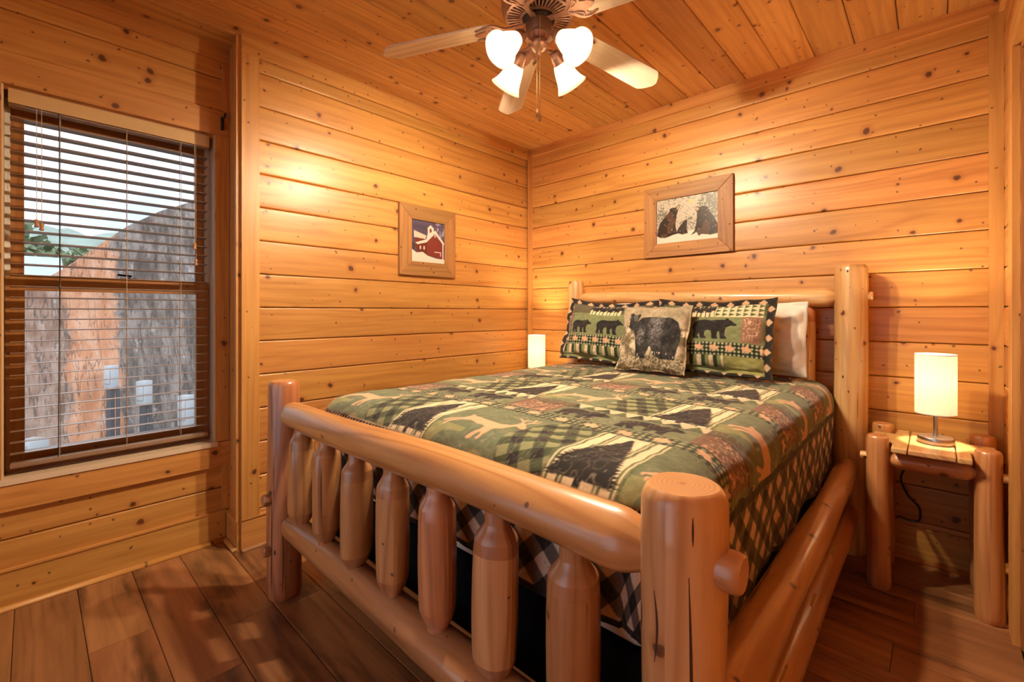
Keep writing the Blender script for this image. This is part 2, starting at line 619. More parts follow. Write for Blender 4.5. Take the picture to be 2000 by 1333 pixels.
def colour_attr(name, rough=0.92, bump=0.15, bscale=260.0, weave=True):
    m, t, b = principled(name)
    a = t.add('ShaderNodeVertexColor')
    a.layer_name = 'col'
    tcn = t.add('ShaderNodeTexCoord')
    n = t.noise(tcn.outputs['Object'], bscale, 2.0)
    c = t.mix(t.rng(n, 0.3, 0.7, 0.0, 0.22), a.outputs[0], t.mix(0.5, a.outputs[0], (0.0, 0.0, 0.0)))
    t.put(b.inputs['Base Color'], c)
    b.inputs['Roughness'].default_value = rough
    b.inputs['Specular IOR Level'].default_value = 0.15 if weave else 0.4
    if weave:
        b.inputs['Sheen Weight'].default_value = 0.15
        bp = t.add('ShaderNodeBump')
        bp.inputs['Strength'].default_value = bump
        bp.inputs['Distance'].default_value = 0.002
        n2 = t.noise(tcn.outputs['Object'], 70.0, 3.0)
        t.put(bp.inputs['Height'], n2)
        t.put(b.inputs['Normal'], bp.outputs[0])
    return m


M['quilt'] = colour_attr('printed_quilt')
M['print'] = colour_attr('printed_picture', 0.35, weave=False, bscale=400.0)

# ------------------------------------------------------------------ room shell
H = 2.51
W = 2.684
XW = -0.19            # face of the window wall
YC = -2.145           # end of the left wall
YB = -3.90            # wall behind the camera
SEAM = [2.362 - 0.168 * k for k in range(14)]     # board joints, shared by all walls
nT = [0]


def trim(g, mat='pine_trim', label=None):
    nT[0] += 1
    o = put('trim_%d' % nT[0], g, M[mat])
    tag(o, label, kind='structure')
    return o


def structure(name, g, mat):
    o = put(name, g, mat, smooth=False)
    tag(o, kind='structure')
    return o


# floor
floor = structure('floor', box((XW - 0.05, YB, -0.06), (W + 0.9, 0.05, -0.012), 0), M['backing'])
FW = 0.1762
y = -0.0665
rows = []
while y > YB:
    rows.append((y, y - FW))
    y -= FW
joints = {-2.0045: [], }
known = {round(-2.710, 2): 0.368}
for i, (ya, yb) in enumerate([(0.0, -0.0665)] + rows):
    mid = (ya + yb) / 2
    first = None
    for (ym, xj) in ((-2.620, 0.368), (-2.268, 0.556), (-2.444, 0.793), (-0.50, 2.41), (-0.85, 2.36)):
        if abs(mid - ym) < 0.09:
            first = xj
    if first is None:
        first = random.uniform(0.2, 1.2)
    xs = [first]
    while xs[0] - 1.25 > XW:
        xs.insert(0, xs[0] - 1.25)
    while xs[-1] + 1.25 < W:
        xs.append(xs[-1] + 1.25)
    xs = [XW] + [x for x in xs if XW + 0.05 < x < W - 0.05] + [W]
    for a, b in zip(xs[:-1], xs[1:]):
        put('plank', plank((a + 0.0008, yb, -0.012), (1, 0, 0), (0, 1, 0), (0, 0, 1), b - a - 0.0016, ya - yb, 0.012, bev=0.0022, crown=0.0, gap=0.0007, back=0.0), M['floor'], floor)

# ceiling
ceil = structure('ceiling', box((XW - 0.05, YB, H + 0.014), (W + 0.9, 0.05, H + 0.08), 1), M['backing'])
cx = [XW, 0.0] + [0.165 + 0.1675 * k for k in range(15)] + [W]
for a, b in zip(cx[:-1], cx[1:]):
    if b - a < 0.02:
        continue
    ys = [0.0]
    cut = random.uniform(-1.9, -0.3)
    if a >= XW and b > 1.6:
        ys.append(cut)
    if cut < -1.0 or b <= 1.6:
        ys.append(random.uniform(-3.4, -2.6))
    ys.append(YB)
    for y0, y1 in zip(ys[:-1], ys[1:]):
        put('plank', plank((a, y0 - 0.0006, H + 0.012), (0, -1, 0), (1, 0, 0), (0, 0, -1), y0 - y1 - 0.0012, b - a, 0.012, bev=0.005, crown=0.0), M['pine_ceiling'], ceil)


def wall_boards(parent, origin, ud, nd, L, zs, mat, T=0.016, splits=()):
    cuts = [0.0] + list(splits) + [L]
    for zt, zb in zip(zs[:-1], zs[1:]):
        for a, b in zip(cuts[:-1], cuts[1:]):
            o = Vector(origin) + Vector(ud) * a
            o.z = zb
            o -= Vector(nd) * T
            put('plank', plank(tuple(o), ud, (0, 0, 1), nd, b - a, zt - zb, T), mat, parent)


levels = [H] + SEAM + [0.0]
# head wall (y = 0)
wall_head = structure('wall_head', box((-0.08, 0.03, 0), (W + 0.08, 0.10, H), 0), M['backing'])
wall_boards(wall_head, (0, 0, 0), (1, 0, 0), (0, -1, 0), W, levels, M['pine'])
# left wall (x = 0)
wall_left = structure('wall_left', box((-0.19, YC + 0.016, 0), (-0.03, 0.02, H), 1), M['backing'])
wall_boards(wall_left, (0, 0, 0), (0, -1, 0), (1, 0, 0), -YC - 0.016, levels, M['pine'])
# end of the left wall, a flat board facing the camera side
put('end_board', box((XW, YC, 0.0), (0.0, YC + 0.016, H), 2), M['pine_trim'], wall_left)
# window wall (x = XW)
WY0, WY1, WZ0, WZ1 = -2.917, -2.210, 0.508, 2.054
wall_window = structure('wall_window', merge(
    box((XW - 0.16, YB, 0), (XW - 0.03, WY0, H), 1), box((XW - 0.16, WY1, 0), (XW - 0.03, YC + 0.02, H), 1),
    box((XW - 0.16, WY0, 0), (XW - 0.03, WY1, WZ0), 1), box((XW - 0.16, WY0, WZ1), (XW - 0.03, WY1, H), 1)), M['backing'])
upz = [H, 2.352, 2.184, 2.05]
wall_boards(wall_window, (XW, YC, 0), (0, -1, 0), (1, 0, 0), YC - YB, upz, M['pine'])
wall_boards(wall_window, (XW, YC, 0), (0, -1, 0), (1, 0, 0), YC - YB, [0.508, 0.43, 0.268, 0.10, 0.0], M['pine'])
wall_boards(wall_window, (XW, WY0, 0), (0, -1, 0), (1, 0, 0), WY0 - YB, [2.05, 1.88, 1.71, 1.54, 1.37, 1.20, 1.03, 0.86, 0.69, 0.508], M['pine'])
wall_boards(wall_window, (XW, YC, 0), (0, -1, 0), (1, 0, 0), WY1 * -1 + YC, [2.05, 1.28, 0.508], M['pine'])
# right wall (x = W) with a doorway
DY0, DY1, DZ = -1.36, -0.50, 2.09
wall_right = structure('wall_right', merge(
    box((W + 0.03, DY1, 0), (W + 0.10, 0.05, H), 1), box((W + 0.03, YB, 0), (W + 0.10, DY0, H), 1),
    box((W + 0.03, DY0, DZ), (W + 0.10, DY1, H), 1)), M['backing'])
wall_boards(wall_right, (W, 0, 0), (0, -1, 0), (-1, 0, 0), -DY1, levels, M['pine'])
wall_boards(wall_right, (W, DY0, 0), (0, -1, 0), (-1, 0, 0), DY0 - YB, levels, M['pine'])
wall_boards(wall_right, (W, DY1, 0), (0, -1, 0), (-1, 0, 0), DY1 - DY0, [H, 2.362, 2.194, DZ], M['pine'])
# wall behind the camera
BX0, BX1, BZ0, BZ1 = 0.10, 2.30, 0.10, 2.10  # opening made for the added fill door
wall_back = structure('wall_back', merge(
    box((XW - 0.1, YB - 0.1, 0), (BX0, YB - 0.03, H), 0), box((BX1, YB - 0.1, 0), (W + 0.1, YB - 0.03, H), 0),
    box((BX0, YB - 0.1, 0), (BX1, YB - 0.03, BZ0), 0), box((BX0, YB - 0.1, BZ1), (BX1, YB - 0.03, H), 0)), M['backing'])
wall_boards(wall_back, (XW, YB, 0), (1, 0, 0), (0, 1, 0), BX0 - XW, levels, M['pine'])
wall_boards(wall_back, (BX1, YB, 0), (1, 0, 0), (0, 1, 0), W - BX1, levels, M['pine'])
wall_boards(wall_back, (BX0, YB, 0), (1, 0, 0), (0, 1, 0), BX1 - BX0, [H, 2.362, 2.194, BZ1], M['pine'])
wall_boards(wall_back, (BX0, YB, 0), (1, 0, 0), (0, 1, 0), BX1 - BX0, [BZ0, 0.0], M['pine'])

# friezes, corner strips
trim(box((0.0, -0.018, 2.445), (W, 0.0, H), 0), label='frieze board under the ceiling above the headboard')
trim(box((0.0, YC, 2.425), (0.018, -0.018, H), 1), label='frieze board under the ceiling on the left wall')
trim(box((XW, YC - 1.7, 2.436), (XW + 0.016, YC - 0.001, H), 1))
trim(box((W - 0.018, YB, 2.445), (W, -0.018, H), 1))
trim(box((0.018, -0.040, 0.16), (0.040, 0.0, 2.445), 2), label='narrow upright strip in the corner of the two walls')
trim(box((2.6385, -0.020, 0.16), (W - 0.001, 0.0, 2.445), 2), label='upright corner board beside the bedside lamp')
trim(box((0.0, YC, 0.155), (0.020, -2.066, 2.425), 2), label='wide upright board where the left wall ends')
trim(box((XW, -2.176, 2.18), (XW + 0.018, YC, 2.42), 2))
trim(box((XW, -2.176, 0.16), (XW + 0.018, YC, 0.385), 2))
trim(box((-0.02, YC - 0.018, 0.155), (0.0, YC, H), 2))


def baseboard(name, a, b, ud, nd, ht=0.150):
    """board with a thin cap and a quarter-round shoe"""
    a, b, ud, nd = Vector(a), Vector(b), Vector(ud), Vector(nd)
    L = (b - a).length
    uax = 0 if abs(ud.x) > 0.5 else 1
    lo = a.copy()
    hi = b + nd * 0.016 + Vector((0, 0, ht))
    l2 = [min(lo[i], hi[i]) for i in range(3)]
    h2 = [max(lo[i], hi[i]) for i in range(3)]
    o = put(name, box(l2, h2, uax), M['pine_trim'])
    tag(o, kind='structure')
    prof = [(0.0, 0.0)] + [(0.018 * math.cos(t * math.pi / 10), 0.018 * math.sin(t * math.pi / 10)) for t in range(6)]
    V, U, F = [], [], []
    uo = random.uniform(0, 50)
    for d in (0.0, L):
        for (p, q) in prof:
            V.append(tuple(a + ud * d + nd * (0.016 + p) + Vector((0, 0, q))))
            U.append((d + uo, q + p + uo))
    k = len(prof)
    for i in range(k):
        j = (i + 1) % k
        F.append((i, j, k + j, k + i))
    F += [tuple(range(k))[::-1], tuple(range(k, 2 * k))]
    mk('shoe_molding', V, F, M['pine_trim'], o, U)
    cp = a + nd * 0.0
    c2 = b + nd * 0.021 + Vector((0, 0, ht + 0.007))
    c1 = a + Vector((0, 0, ht))
    put('cap', box([min(c1[i], c2[i]) for i in range(3)], [max(c1[i], c2[i]) for i in range(3)], uax), M['pine_trim'], o)
    return o


baseboard('baseboard_left', (0.0, YC, 0), (0.0, -0.018, 0), (0, 1, 0), (1, 0, 0))
baseboard('baseboard_head', (0.020, 0, 0), (W, 0, 0), (1, 0, 0), (0, -1, 0))
baseboard('baseboard_window', (XW, YB, 0), (XW, YC - 0.018, 0), (0, 1, 0), (1, 0, 0))
baseboard('baseboard_corner', (XW + 0.018, YC, 0), (0.0, YC, 0), (1, 0, 0), (0, -1, 0), 0.148)
baseboard('baseboard_right', (W, -0.395, 0), (W, -0.036, 0), (0, 1, 0), (-1, 0, 0))

# window casing
trim(box((XW, WY0 - 0.25, 2.054), (XW + 0.020, YC - 0.001, 2.178), 1), 'pine', 'wide header board over the window')
trim(box((XW, WY1 + 0.003, WZ0), (XW + 0.018, YC - 0.002, WZ1), 2), 'pine', 'upright casing board right of the window')
trim(box((XW, WY0 - 0.10, WZ0), (XW + 0.018, WY0 - 0.003, WZ1), 2), 'pine', 'upright casing board left of the window')
trim(box((XW, WY0 - 0.25, 0.385), (XW + 0.022, YC - 0.001, WZ0 - 0.003), 1), 'pine', 'wide apron board under the window')

# window: jambs, two sashes
win = empty('window_1', (XW, (WY0 + WY1) / 2, WZ0), 'double hung window with brown wooden sashes', kind='structure')
for nm, lo, hi, ax in (('jamb', (-0.345, WY1 - 0.002, WZ0), (XW + 0.008, WY1 + 0.003, WZ1), 2), ('jamb', (-0.345, WY0 - 0.003, WZ0), (XW + 0.008, WY0 + 0.002, WZ1), 2),
                       ('head_jamb', (-0.345, WY0, WZ1 - 0.016), (XW - 0.004, WY1, WZ1 + 0.004), 1)):
    put(nm, box(lo, hi, ax), M['pine_dark' if nm == 'head_jamb' else 'pine_jamb'], win)
put('sill', box((-0.345, WY0 - 0.010, WZ0 - 0.020), (XW + 0.028, WY1 + 0.010, WZ0 + 0.002), 1), M['pine_jamb'], win)
put('jamb_liner', box((-0.300, WY1 - 0.018, WZ0 + 0.002), (-0.285, WY1 - 0.002, WZ1 - 0.02), 2), M['white_vinyl'], win)
put('jamb_liner', box((-0.300, WY0 + 0.002, WZ0 + 0.002), (-0.285, WY0 + 0.018, WZ1 - 0.02), 2), M['white_vinyl'], win)


def sash(nm, x0, x1, z0, z1, wt, wb, ws):
    s = empty(nm, ((x0 + x1) / 2, (WY0 + WY1) / 2, z0), parent=win)
    ya, yb = WY0 + 0.004, WY1 - 0.004
    put('stile', box((x0, ya, z0), (x1, ya + ws, z1), 2), M['pine_dark'], s)
    put('stile', box((x0, yb - ws, z0), (x1, yb, z1), 2), M['pine_dark'], s)
    put('rail', box((x0, ya + ws, z0), (x1, yb - ws, z0 + wb), 1), M['pine_dark'], s)
    put('rail', box((x0, ya + ws, z1 - wt), (x1, yb - ws, z1), 1), M['pine_dark'], s)
    xm = (x0 + x1) / 2
    put('pane', box((xm - 0.003, ya + ws - 0.004, z0 + wb - 0.004), (xm + 0.003, yb - ws + 0.004, z1 - wt + 0.004), 2), M['glass'], s)
    return s


sash('upper_sash', -0.335, -0.305, 1.262, WZ1 - 0.018, 0.080, 0.046, 0.052)
sash('lower_sash', -0.300, -0.270, WZ0 + 0.004, 1.312, 0.060, 0.078, 0.054)
put('sash_lock', merge(box((-0.305, -2.56, 1.312), (-0.275, -2.50, 1.320), 1), path_tube([(-0.29, -2.53, 1.318), (-0.285, -2.52, 1.330), (-0.275, -2.57, 1.334)], 0.005)), M['black_metal'], win)

# unseen glazed door added behind the camera to let in cool fill light
fill_door = empty('added_fill_door', ((BX0 + BX1) / 2, YB, BZ0), 'wide glazed door added behind the viewer to let in fill daylight', kind='structure')
for lo, hi, ax in (((BX0 - 0.08, YB, BZ0 - 0.08), (BX0, YB + 0.02, BZ1 + 0.08), 2), ((BX1, YB, 0.0), (BX1 + 0.08, YB + 0.02, BZ1 + 0.08), 2),
                   ((BX0, YB, BZ1), (BX1, YB + 0.02, BZ1 + 0.08), 0), ((BX0, YB, 0.0), (BX1, YB + 0.02, BZ0), 0)):
    put('casing', box(lo, hi, ax), M['pine_trim'], fill_door)
xm = (BX0 + BX1) / 2
for a, b in ((BX0, xm - 0.02), (xm + 0.02, BX1)):
    put('pane', box((a + 0.03, YB - 0.063, BZ0 + 0.03), (b - 0.03, YB - 0.057, BZ1 - 0.03), 2), M['glass'], fill_door)
    for lo, hi, ax in (((a, YB - 0.08, BZ0), (a + 0.035, YB - 0.04, BZ1), 2), ((b - 0.035, YB - 0.08, BZ0), (b, YB - 0.04, BZ1), 2), ((a + 0.035, YB - 0.08, BZ0), (b - 0.035, YB - 0.04, BZ0 + 0.035), 0), ((a + 0.035, YB - 0.08, BZ1 - 0.035), (b - 0.035, YB - 0.04, BZ1), 0)):
        put('sash_bar', box(lo, hi, ax), M['pine_dark'], fill_door)
put('mullion', box((xm - 0.02, YB - 0.09, BZ0), (xm + 0.02, YB - 0.02, BZ1), 2), M['pine_dark'], fill_door)

# door casing and door on the right
door = empty('door_1', (W, (DY0 + DY1) / 2, 0), 'wooden doorway at the right edge', kind='structure')
put('casing', box((W - 0.020, DY1, 0.0), (W, -0.395, DZ + 0.10), 2), M['pine_trim'], door)
put('casing', box((W - 0.020, DY0 - 0.105, 0.0), (W, DY0, DZ + 0.10), 2), M['pine_trim'], door)
put('casing', box((W - 0.020, DY0, DZ), (W, DY1, DZ + 0.10), 1), M['pine_trim'], door)
put('jamb', box((W, DY1 - 0.02, 0.0), (W + 0.11, DY1, DZ), 2), M['pine_dark'], door)
put('jamb', box((W, DY0, 0.0), (W + 0.11, DY0 + 0.02, DZ), 2), M['pine_dark'], door)
put('jamb', box((W, DY0 + 0.02, DZ - 0.02), (W + 0.11, DY1 - 0.02, DZ), 1), M['pine_dark'], door)
put('panel', box((W + 0.05, DY0 + 0.02, 0.008), (W + 0.085, DY1 - 0.02, DZ - 0.02), 2), M['pine_dark'], door)

# ------------------------------------------------------------------ the log bed
FY = -2.128           # foot posts and rails
HY = -0.105           # head posts
XL, XR = 0.515, 2.168


def ends(L, r0, r1, neck, taper, n=10, round0=0.0):
    """profile of a rail whose ends are whittled down to a tenon"""
    P = []
    a, b = taper / L, 1 - taper / L
    P.append((0.0, neck))
    P.append((0.012 / L, neck * 1.04))
    for k in range(1, 6):
        t = k / 5
        P.append((a * (0.15 + 0.85 * t), neck + (r0 - neck) * math.sin(t * math.pi / 2)))
    for k in range(1, n):
        t = k / n
        P.append((a + (b - a) * t, r0 + (r1 - r0) * t))
    for k in range(5, 0, -1):
        t = k / 5
        P.append((1 - (a * (0.15 + 0.85 * t)), neck + (r1 - neck) * math.sin(t * math.pi / 2)))
    P.append((1 - 0.012 / L, neck * 1.04))
    P.append((1.0, neck))
    return P


def post_prof(L, rb, rt, ch=0.022):
    P = [(0.0, rb * 0.86), (0.010 / L, rb * 0.95), (0.03 / L, rb)]
    for k in range(1, 14):
        t = k / 14
        P.append((0.03 / L + (1 - (0.03 + ch) / L) * t - 0.0, rb + (rt - rb) * t))
    P += [(1 - ch * 0.9 / L, rt * 0.985), (1 - ch * 0.45 / L, rt * 0.93), (1 - ch * 0.12 / L, rt * 0.86), (1.0, rt * 0.80)]
    return P


bed = empty('log_bed', ((XL + XR) / 2, -1.1, 0), 'big bed built of peeled varnished logs with fat footboard spindles', 'bed')


def post(x, y, h, rb, rt, mat, seed, label=None):
    o = put('post', tube((x, y, 0), (x, y, h), post_prof(h, rb, rt), 36, 0.0018, seed=seed), (M[mat], M['end_grain']), bed, sharp=50)
    o.data.polygons[len(o.data.polygons) - 1].material_index = 1
    tag(o, label)
    return o


def peg(p, d, r, L, mat, parent):
    p, d = Vector(p), Vector(d)
    P = [(0, r), (0.75, r), (0.9, r * 0.94), (1.0, r * 0.82)]
    return put('peg', tube(p, p + d * L, P, 18, 0.0006), M[mat], parent)


pFL = post(0.507, FY, 0.880, 0.066, 0.058, 'log_red', 1)
pFR = post(2.168, FY, 0.888, 0.064, 0.065, 'log_post', 2, 'pale cracked foot post nearest the viewer')
pHL = post(0.548, HY, 1.392, 0.062, 0.056, 'log_pale', 3)
pHR = post(2.169, HY, 1.392, 0.068, 0.066, 'log_pale', 4)
peg((2.168 + 0.058, FY, 0.776), (1, 0, 0), 0.030, 0.034, 'log_mid', pFR)
peg((2.168, FY - 0.058, 0.40), (0, -1, 0), 0.026, 0.028, 'log_mid', pFR)
peg((0.507, FY - 0.057, 0.405), (0, -1, 0), 0.024, 0.026, 'log_red', pFL)
peg((0.507, FY - 0.057, 0.205), (0, -1, 0), 0.026, 0.026, 'log_red', pFL)
peg((0.507 - 0.052, FY, 0.76), (-1, 0, 0), 0.026, 0.022, 'log_red', pFL)
peg((2.169 + 0.060, HY, 1.240), (1, 0, 0), 0.022, 0.026, 'log_pale', pHR)
peg((2.169 + 0.062, HY, 0.53), (1, 0, 0), 0.022, 0.012, 'log_pale', pHR)
peg((2.169 + 0.062, HY, 0.18), (1, 0, 0), 0.022, 0.012, 'log_pale', pHR)

# footboard rails and spindles
put('rail', tube((0.540, FY, 0.757), (2.135, FY, 0.763), ends(1.595, 0.050, 0.054, 0.030, 0.085), 36, 0.0020, seed=11), M['log_mid'], bed)
put('rail', tube((0.545, FY, 0.305), (2.135, FY, 0.305), ends(1.590, 0.050, 0.054, 0.027, 0.070), 32, 0.0035, seed=12), M['log_red'], bed)


def spindle(x, y, z0, z1, zb0, zb1, r, neck, mat, seed):
    """fat log piece whittled to a cone and a tenon at both ends"""
    L = z1 - z0
    f = lambda z: (z - z0) / L
    rr = random.Random(seed)
    P = [(0.0, neck), (f(zb0 - 0.046), neck), (f(zb0 - 0.038), neck * 1.08)]
    for k in range(1, 6):
        t = k / 5
        P.append((f(zb0 - 0.036 * (1 - t)), neck * 1.12 + (r * 0.965 - neck * 1.12) * t ** 0.72))
    nb = len(P)
    for k in range(1, 10):
        t = k / 10
        P.append((f(zb0 + (zb1 - zb0) * t), r * (0.985 + 0.035 * math.sin(t * math.pi + rr.uniform(-0.3, 0.3)))))
    nt = len(P)
    for k in range(0, 7):
        t = k / 6
        q = t * t * (3 - 2 * t)
        P.append((f(zb1 + 0.034 * t), r * 0.955 - (r * 0.955 - neck) * (0.45 * t + 0.55 * q)))
    P += [(f(zb1 + 0.040), neck * 0.98), (1.0, neck)]
    seg = 30
    o = put('spindle', tube((x, y, z0), (x, y, z1), P, seg, 0.0020, seed=seed), (M[mat], M['log_cut']), bed, sharp=15)
    for p in o.data.polygons:
        i = p.index // seg
        if i < nb - 1 or i >= nt - 1:
            p.material_index = 1
    return o


rs = (0.047, 0.048, 0.050, 0.046, 0.047, 0.050, 0.049)
mats = ('log_mid', 'log_red', 'log_mid', 'log_mid', 'log_red', 'log_post', 'log_red')
for k in range(7):
    spindle(0.684 + 0.212 * k, FY, 0.315, 0.745, 0.397 + 0.007 * math.sin(k * 2.1), 0.660 + 0.005 * math.cos(k * 1.7), rs[k], 0.027, mats[k], 30 + k)



def mark(name, parent, x, y, r0, az, z0, z1, wd, mat, curve=0.0, proud=0.0006):
    """drying crack or knot lying on a round log: a thin lens wrapped on the surface"""
    from mathutils.bvhtree import BVHTree
    off = ORG[parent.name]
    bvh = BVHTree.FromPolygons([v.co + off for v in parent.data.vertices], [tuple(p.vertices) for p in parent.data.polygons])
    a = math.radians(az)
    n = 12
    V, F = [], []
    for i in range(n + 1):
        t = i / n
        hw = wd / 2 * math.sin(math.pi * min(max(t, 0.02), 0.98)) ** 0.7
        z = z0 + (z1 - z0) * t
        mid = curve * math.sin(t * math.pi)
        for (s, p) in ((-1, -0.004), (-0.6, proud), (0.6, proud), (1, -0.004)):
            aa = a + (mid + s * hw) / r0
            hit = bvh.ray_cast(Vector((x + 0.3 * math.cos(aa), y + 0.3 * math.sin(aa), z)), Vector((-math.cos(aa), -math.sin(aa), 0)))
            rr = (0.3 - hit[3]) if hit[0] is not None else r0
            V.append((x + (rr + p) * math.cos(aa), y + (rr + p) * math.sin(aa), z))
    for i in range(n):
        for j in range(3):
            F.append((i * 4 + j, i * 4 + j + 1, (i + 1) * 4 + j + 1, (i + 1) * 4 + j))
    return put(name, (V, F, None), M[mat], parent)


CK = (('crack', -60, 0.34, 0.775, 0.0075, 'check', 0.004), ('crack', -103, 0.63, 0.740, 0.0055, 'check', 0.005), ('crack', -55, 0.820, 0.862, 0.0045, 'check', 0.0), ('crack', -30, 0.30, 0.46, 0.004, 'check', 0.003),
      ('knot', -131, 0.665, 0.700, 0.012, 'knot', 0.0), ('knot', -72, 0.505, 0.520, 0.010, 'knot', 0.0))
for nm, az, z0, z1, wd, mt, cu in CK:
    mark(nm, pFR, 2.168, FY, 0.0652, az, z0, z1, wd, mt, cu)
for nm, az, z0, z1, wd, mt, cu in (('crack', -28, 0.02, 0.33, 0.006, 'check', 0.006), ('knot', -52, 0.190, 0.214, 0.014, 'knot', 0.0), ('crack', -60, 0.42, 0.55, 0.003, 'check', 0.0)):
    mark(nm, pFL, 0.507, FY, 0.0655 if z0 < 0.3 else 0.0630, az, z0, z1, wd, mt, cu)
for nm, az, z0, z1, wd, mt, cu in (('knot', -95, 1.352, 1.366, 0.013, 'knot', 0.0), ('knot', -110, 1.155, 1.172, 0.014, 'knot', 0.0), ('knot', -70, 1.080, 1.092, 0.010, 'knot', 0.0), ('knot', -112, 0.842, 0.858, 0.014, 'knot', 0.0),
                                   ('knot', -92, 0.775, 0.788, 0.011, 'knot', 0.0), ('crack', -60, 0.66, 0.78, 0.003, 'check', 0.0)):
    mark(nm, pHR, 2.169, HY, 0.0678, az, z0, z1, wd, mt, cu)

# headboard
put('rail', tube((0.585, HY, 1.262), (2.125, HY, 1.233), ends(1.54, 0.041, 0.050, 0.024, 0.060), 28, 0.0022, seed=13), M['log_pale'], bed)
put('rail', tube((0.585, HY, 0.530), (2.125, HY, 0.530), ends(1.54, 0.045, 0.047, 0.024, 0.060), 24, 0.002, seed=14), M['log_pale'], bed)
for k in range(6):
    spindle(0.726 + 0.2495 * k, HY + 0.004, 0.545, 1.255, 0.64, 1.165, 0.052, 0.024, 'log_pale', 50 + k)

# side rails, two a side, and the bed slats on the lower ones
for x in (0.530, 2.170):
    put('rail', tube((x, -0.190, 0.430), (x, FY + 0.040, 0.418), ends(1.898, 0.046, 0.052, 0.040, 0.030), 30, 0.0022, seed=15 + int(x)), M['log_mid'], bed)
    put('rail', tube((x - 0.004, -0.190, 0.215), (x - 0.004, FY + 0.040, 0.200), ends(1.898, 0.046, 0.050, 0.030, 0.045), 30, 0.0022, seed=18 + int(x)), M['log_mid'], bed)
for k in range(5):
    yy = -0.35 - 0.40 * k
    put('slat', box((0.50, yy - 0.04, 0.234), (2.19, yy + 0.04, 0.252), 0), M['log_pale'], bed)


def soft_box(lo, hi, r, n=4):
    """rounded box from a bevelled cube"""
    import bmesh
    bm = bmesh.new()
    bmesh.ops.create_cube(bm, size=1.0)
    for v in bm.verts:
        v.co = Vector([lo[i] + (hi[i] - lo[i]) * (v.co[i] + 0.5) for i in range(3)])
    bmesh.ops.bevel(bm, geom=list(bm.edges) + list(bm.verts), offset=r, segments=n, profile=0.5, affect='EDGES')
    V = [tuple(v.co) for v in bm.verts]
    F = [tuple(v.index for v in f.verts) for f in bm.faces]
    bm.free()
    return V, F, None


box_spring = put('box_spring', soft_box((0.625, -2.005, 0.253), (2.075, -0.185, 0.462), 0.02), M['black_cloth'])
tag(box_spring, 'black covered box spring showing under the mattress behind the spindles', 'box spring')
mat_o = put('mattress', soft_box((0.622, -2.015, 0.464), (2.078, -0.175, 0.795), 0.06), M['mattress'])
tag(mat_o, 'white mattress edge under the hanging quilt', 'mattress')

# ------------------------------------------------------------------ printed patterns, drawn as plain colours on fine meshes
GREEN = (0.150, 0.162, 0.090)
GREEN2 = (0.115, 0.132, 0.076)
LIME = (0.185, 0.205, 0.098)
DKGREEN = (0.022, 0.034, 0.018)
BLACK = (0.019, 0.016, 0.016)
TAN = (0.600, 0.350, 0.205)
CREAM = (0.700, 0.560, 0.360)
BROWN = (0.160, 0.085, 0.055)


class Canvas:
    def __init__(self, w, h, res, col):
        self.res = res
        self.nx, self.ny = int(round(w / res)), int(round(h / res))
        self.a = np.empty((self.ny, self.nx, 3), np.float32)
        self.a[:] = col
        self.X, self.Y = np.meshgrid((np.arange(self.nx) + 0.5) * res, (np.arange(self.ny) + 0.5) * res)

    def mask(self, poly):
        p = np.asarray(poly, float)
        X, Y = self.X, self.Y
        ix0, ix1 = max(0, int(p[:, 0].min() / self.res) - 1), min(self.nx, int(p[:, 0].max() / self.res) + 2)
        iy0, iy1 = max(0, int(p[:, 1].min() / self.res) - 1), min(self.ny, int(p[:, 1].max() / self.res) + 2)
        m = np.zeros((self.ny, self.nx), bool)
        if ix1 <= ix0 or iy1 <= iy0:
            return m
        x, y = X[iy0:iy1, ix0:ix1], Y[iy0:iy1, ix0:ix1]
        ins = np.zeros(x.shape, bool)
        n = len(p)
        for i in range(n):
            x0, y0 = p[i]
            x1, y1 = p[(i + 1) % n]
            if y0 == y1:
                continue
            c = ((y0 > y) != (y1 > y)) & (x < (x1 - x0) * (y - y0) / (y1 - y0) + x0)
            ins ^= c
        m[iy0:iy1, ix0:ix1] = ins
        return m

    def fill(self, poly, col):
        self.a[self.mask(poly)] = col

    def rect(self, x0, y0, x1, y1, col):
        self.a[(self.X >= x0) & (self.X < x1) & (self.Y >= y0) & (self.Y < y1)] = col

    def sel(self, x0, y0, x1, y1):
        return (self.X >= x0) & (self.X < x1) & (self.Y >= y0) & (self.Y < y1)

    def sample(self, x, y):
        """bilinear"""
        fx = np.clip(x / self.res - 0.5, 0, self.nx - 1.001)
        fy = np.clip(y / self.res - 0.5, 0, self.ny - 1.001)
        ix, iy = fx.astype(int), fy.astype(int)
        ax, ay = (fx - ix)[..., None], (fy - iy)[..., None]
        A = self.a
        return (A[iy, ix] * (1 - ax) + A[iy, ix + 1] * ax) * (1 - ay) + (A[iy + 1, ix] * (1 - ax) + A[iy + 1, ix + 1] * ax) * ay


def vnoise(x, y, seed=0):
    """smooth value noise, 0..1"""
    r = np.random.default_rng(seed).random((64, 64))
    xi, yi = np.floor(x).astype(int), np.floor(y).astype(int)
    fx, fy = x - xi, y - yi
    fx, fy = fx * fx * (3 - 2 * fx), fy * fy * (3 - 2 * fy)
    g = lambda a, b: r[a % 64, b % 64]
    return (g(xi, yi) * (1 - fx) + g(xi + 1, yi) * fx) * (1 - fy) + (g(xi, yi + 1) * (1 - fx) + g(xi + 1, yi + 1) * fx) * fy


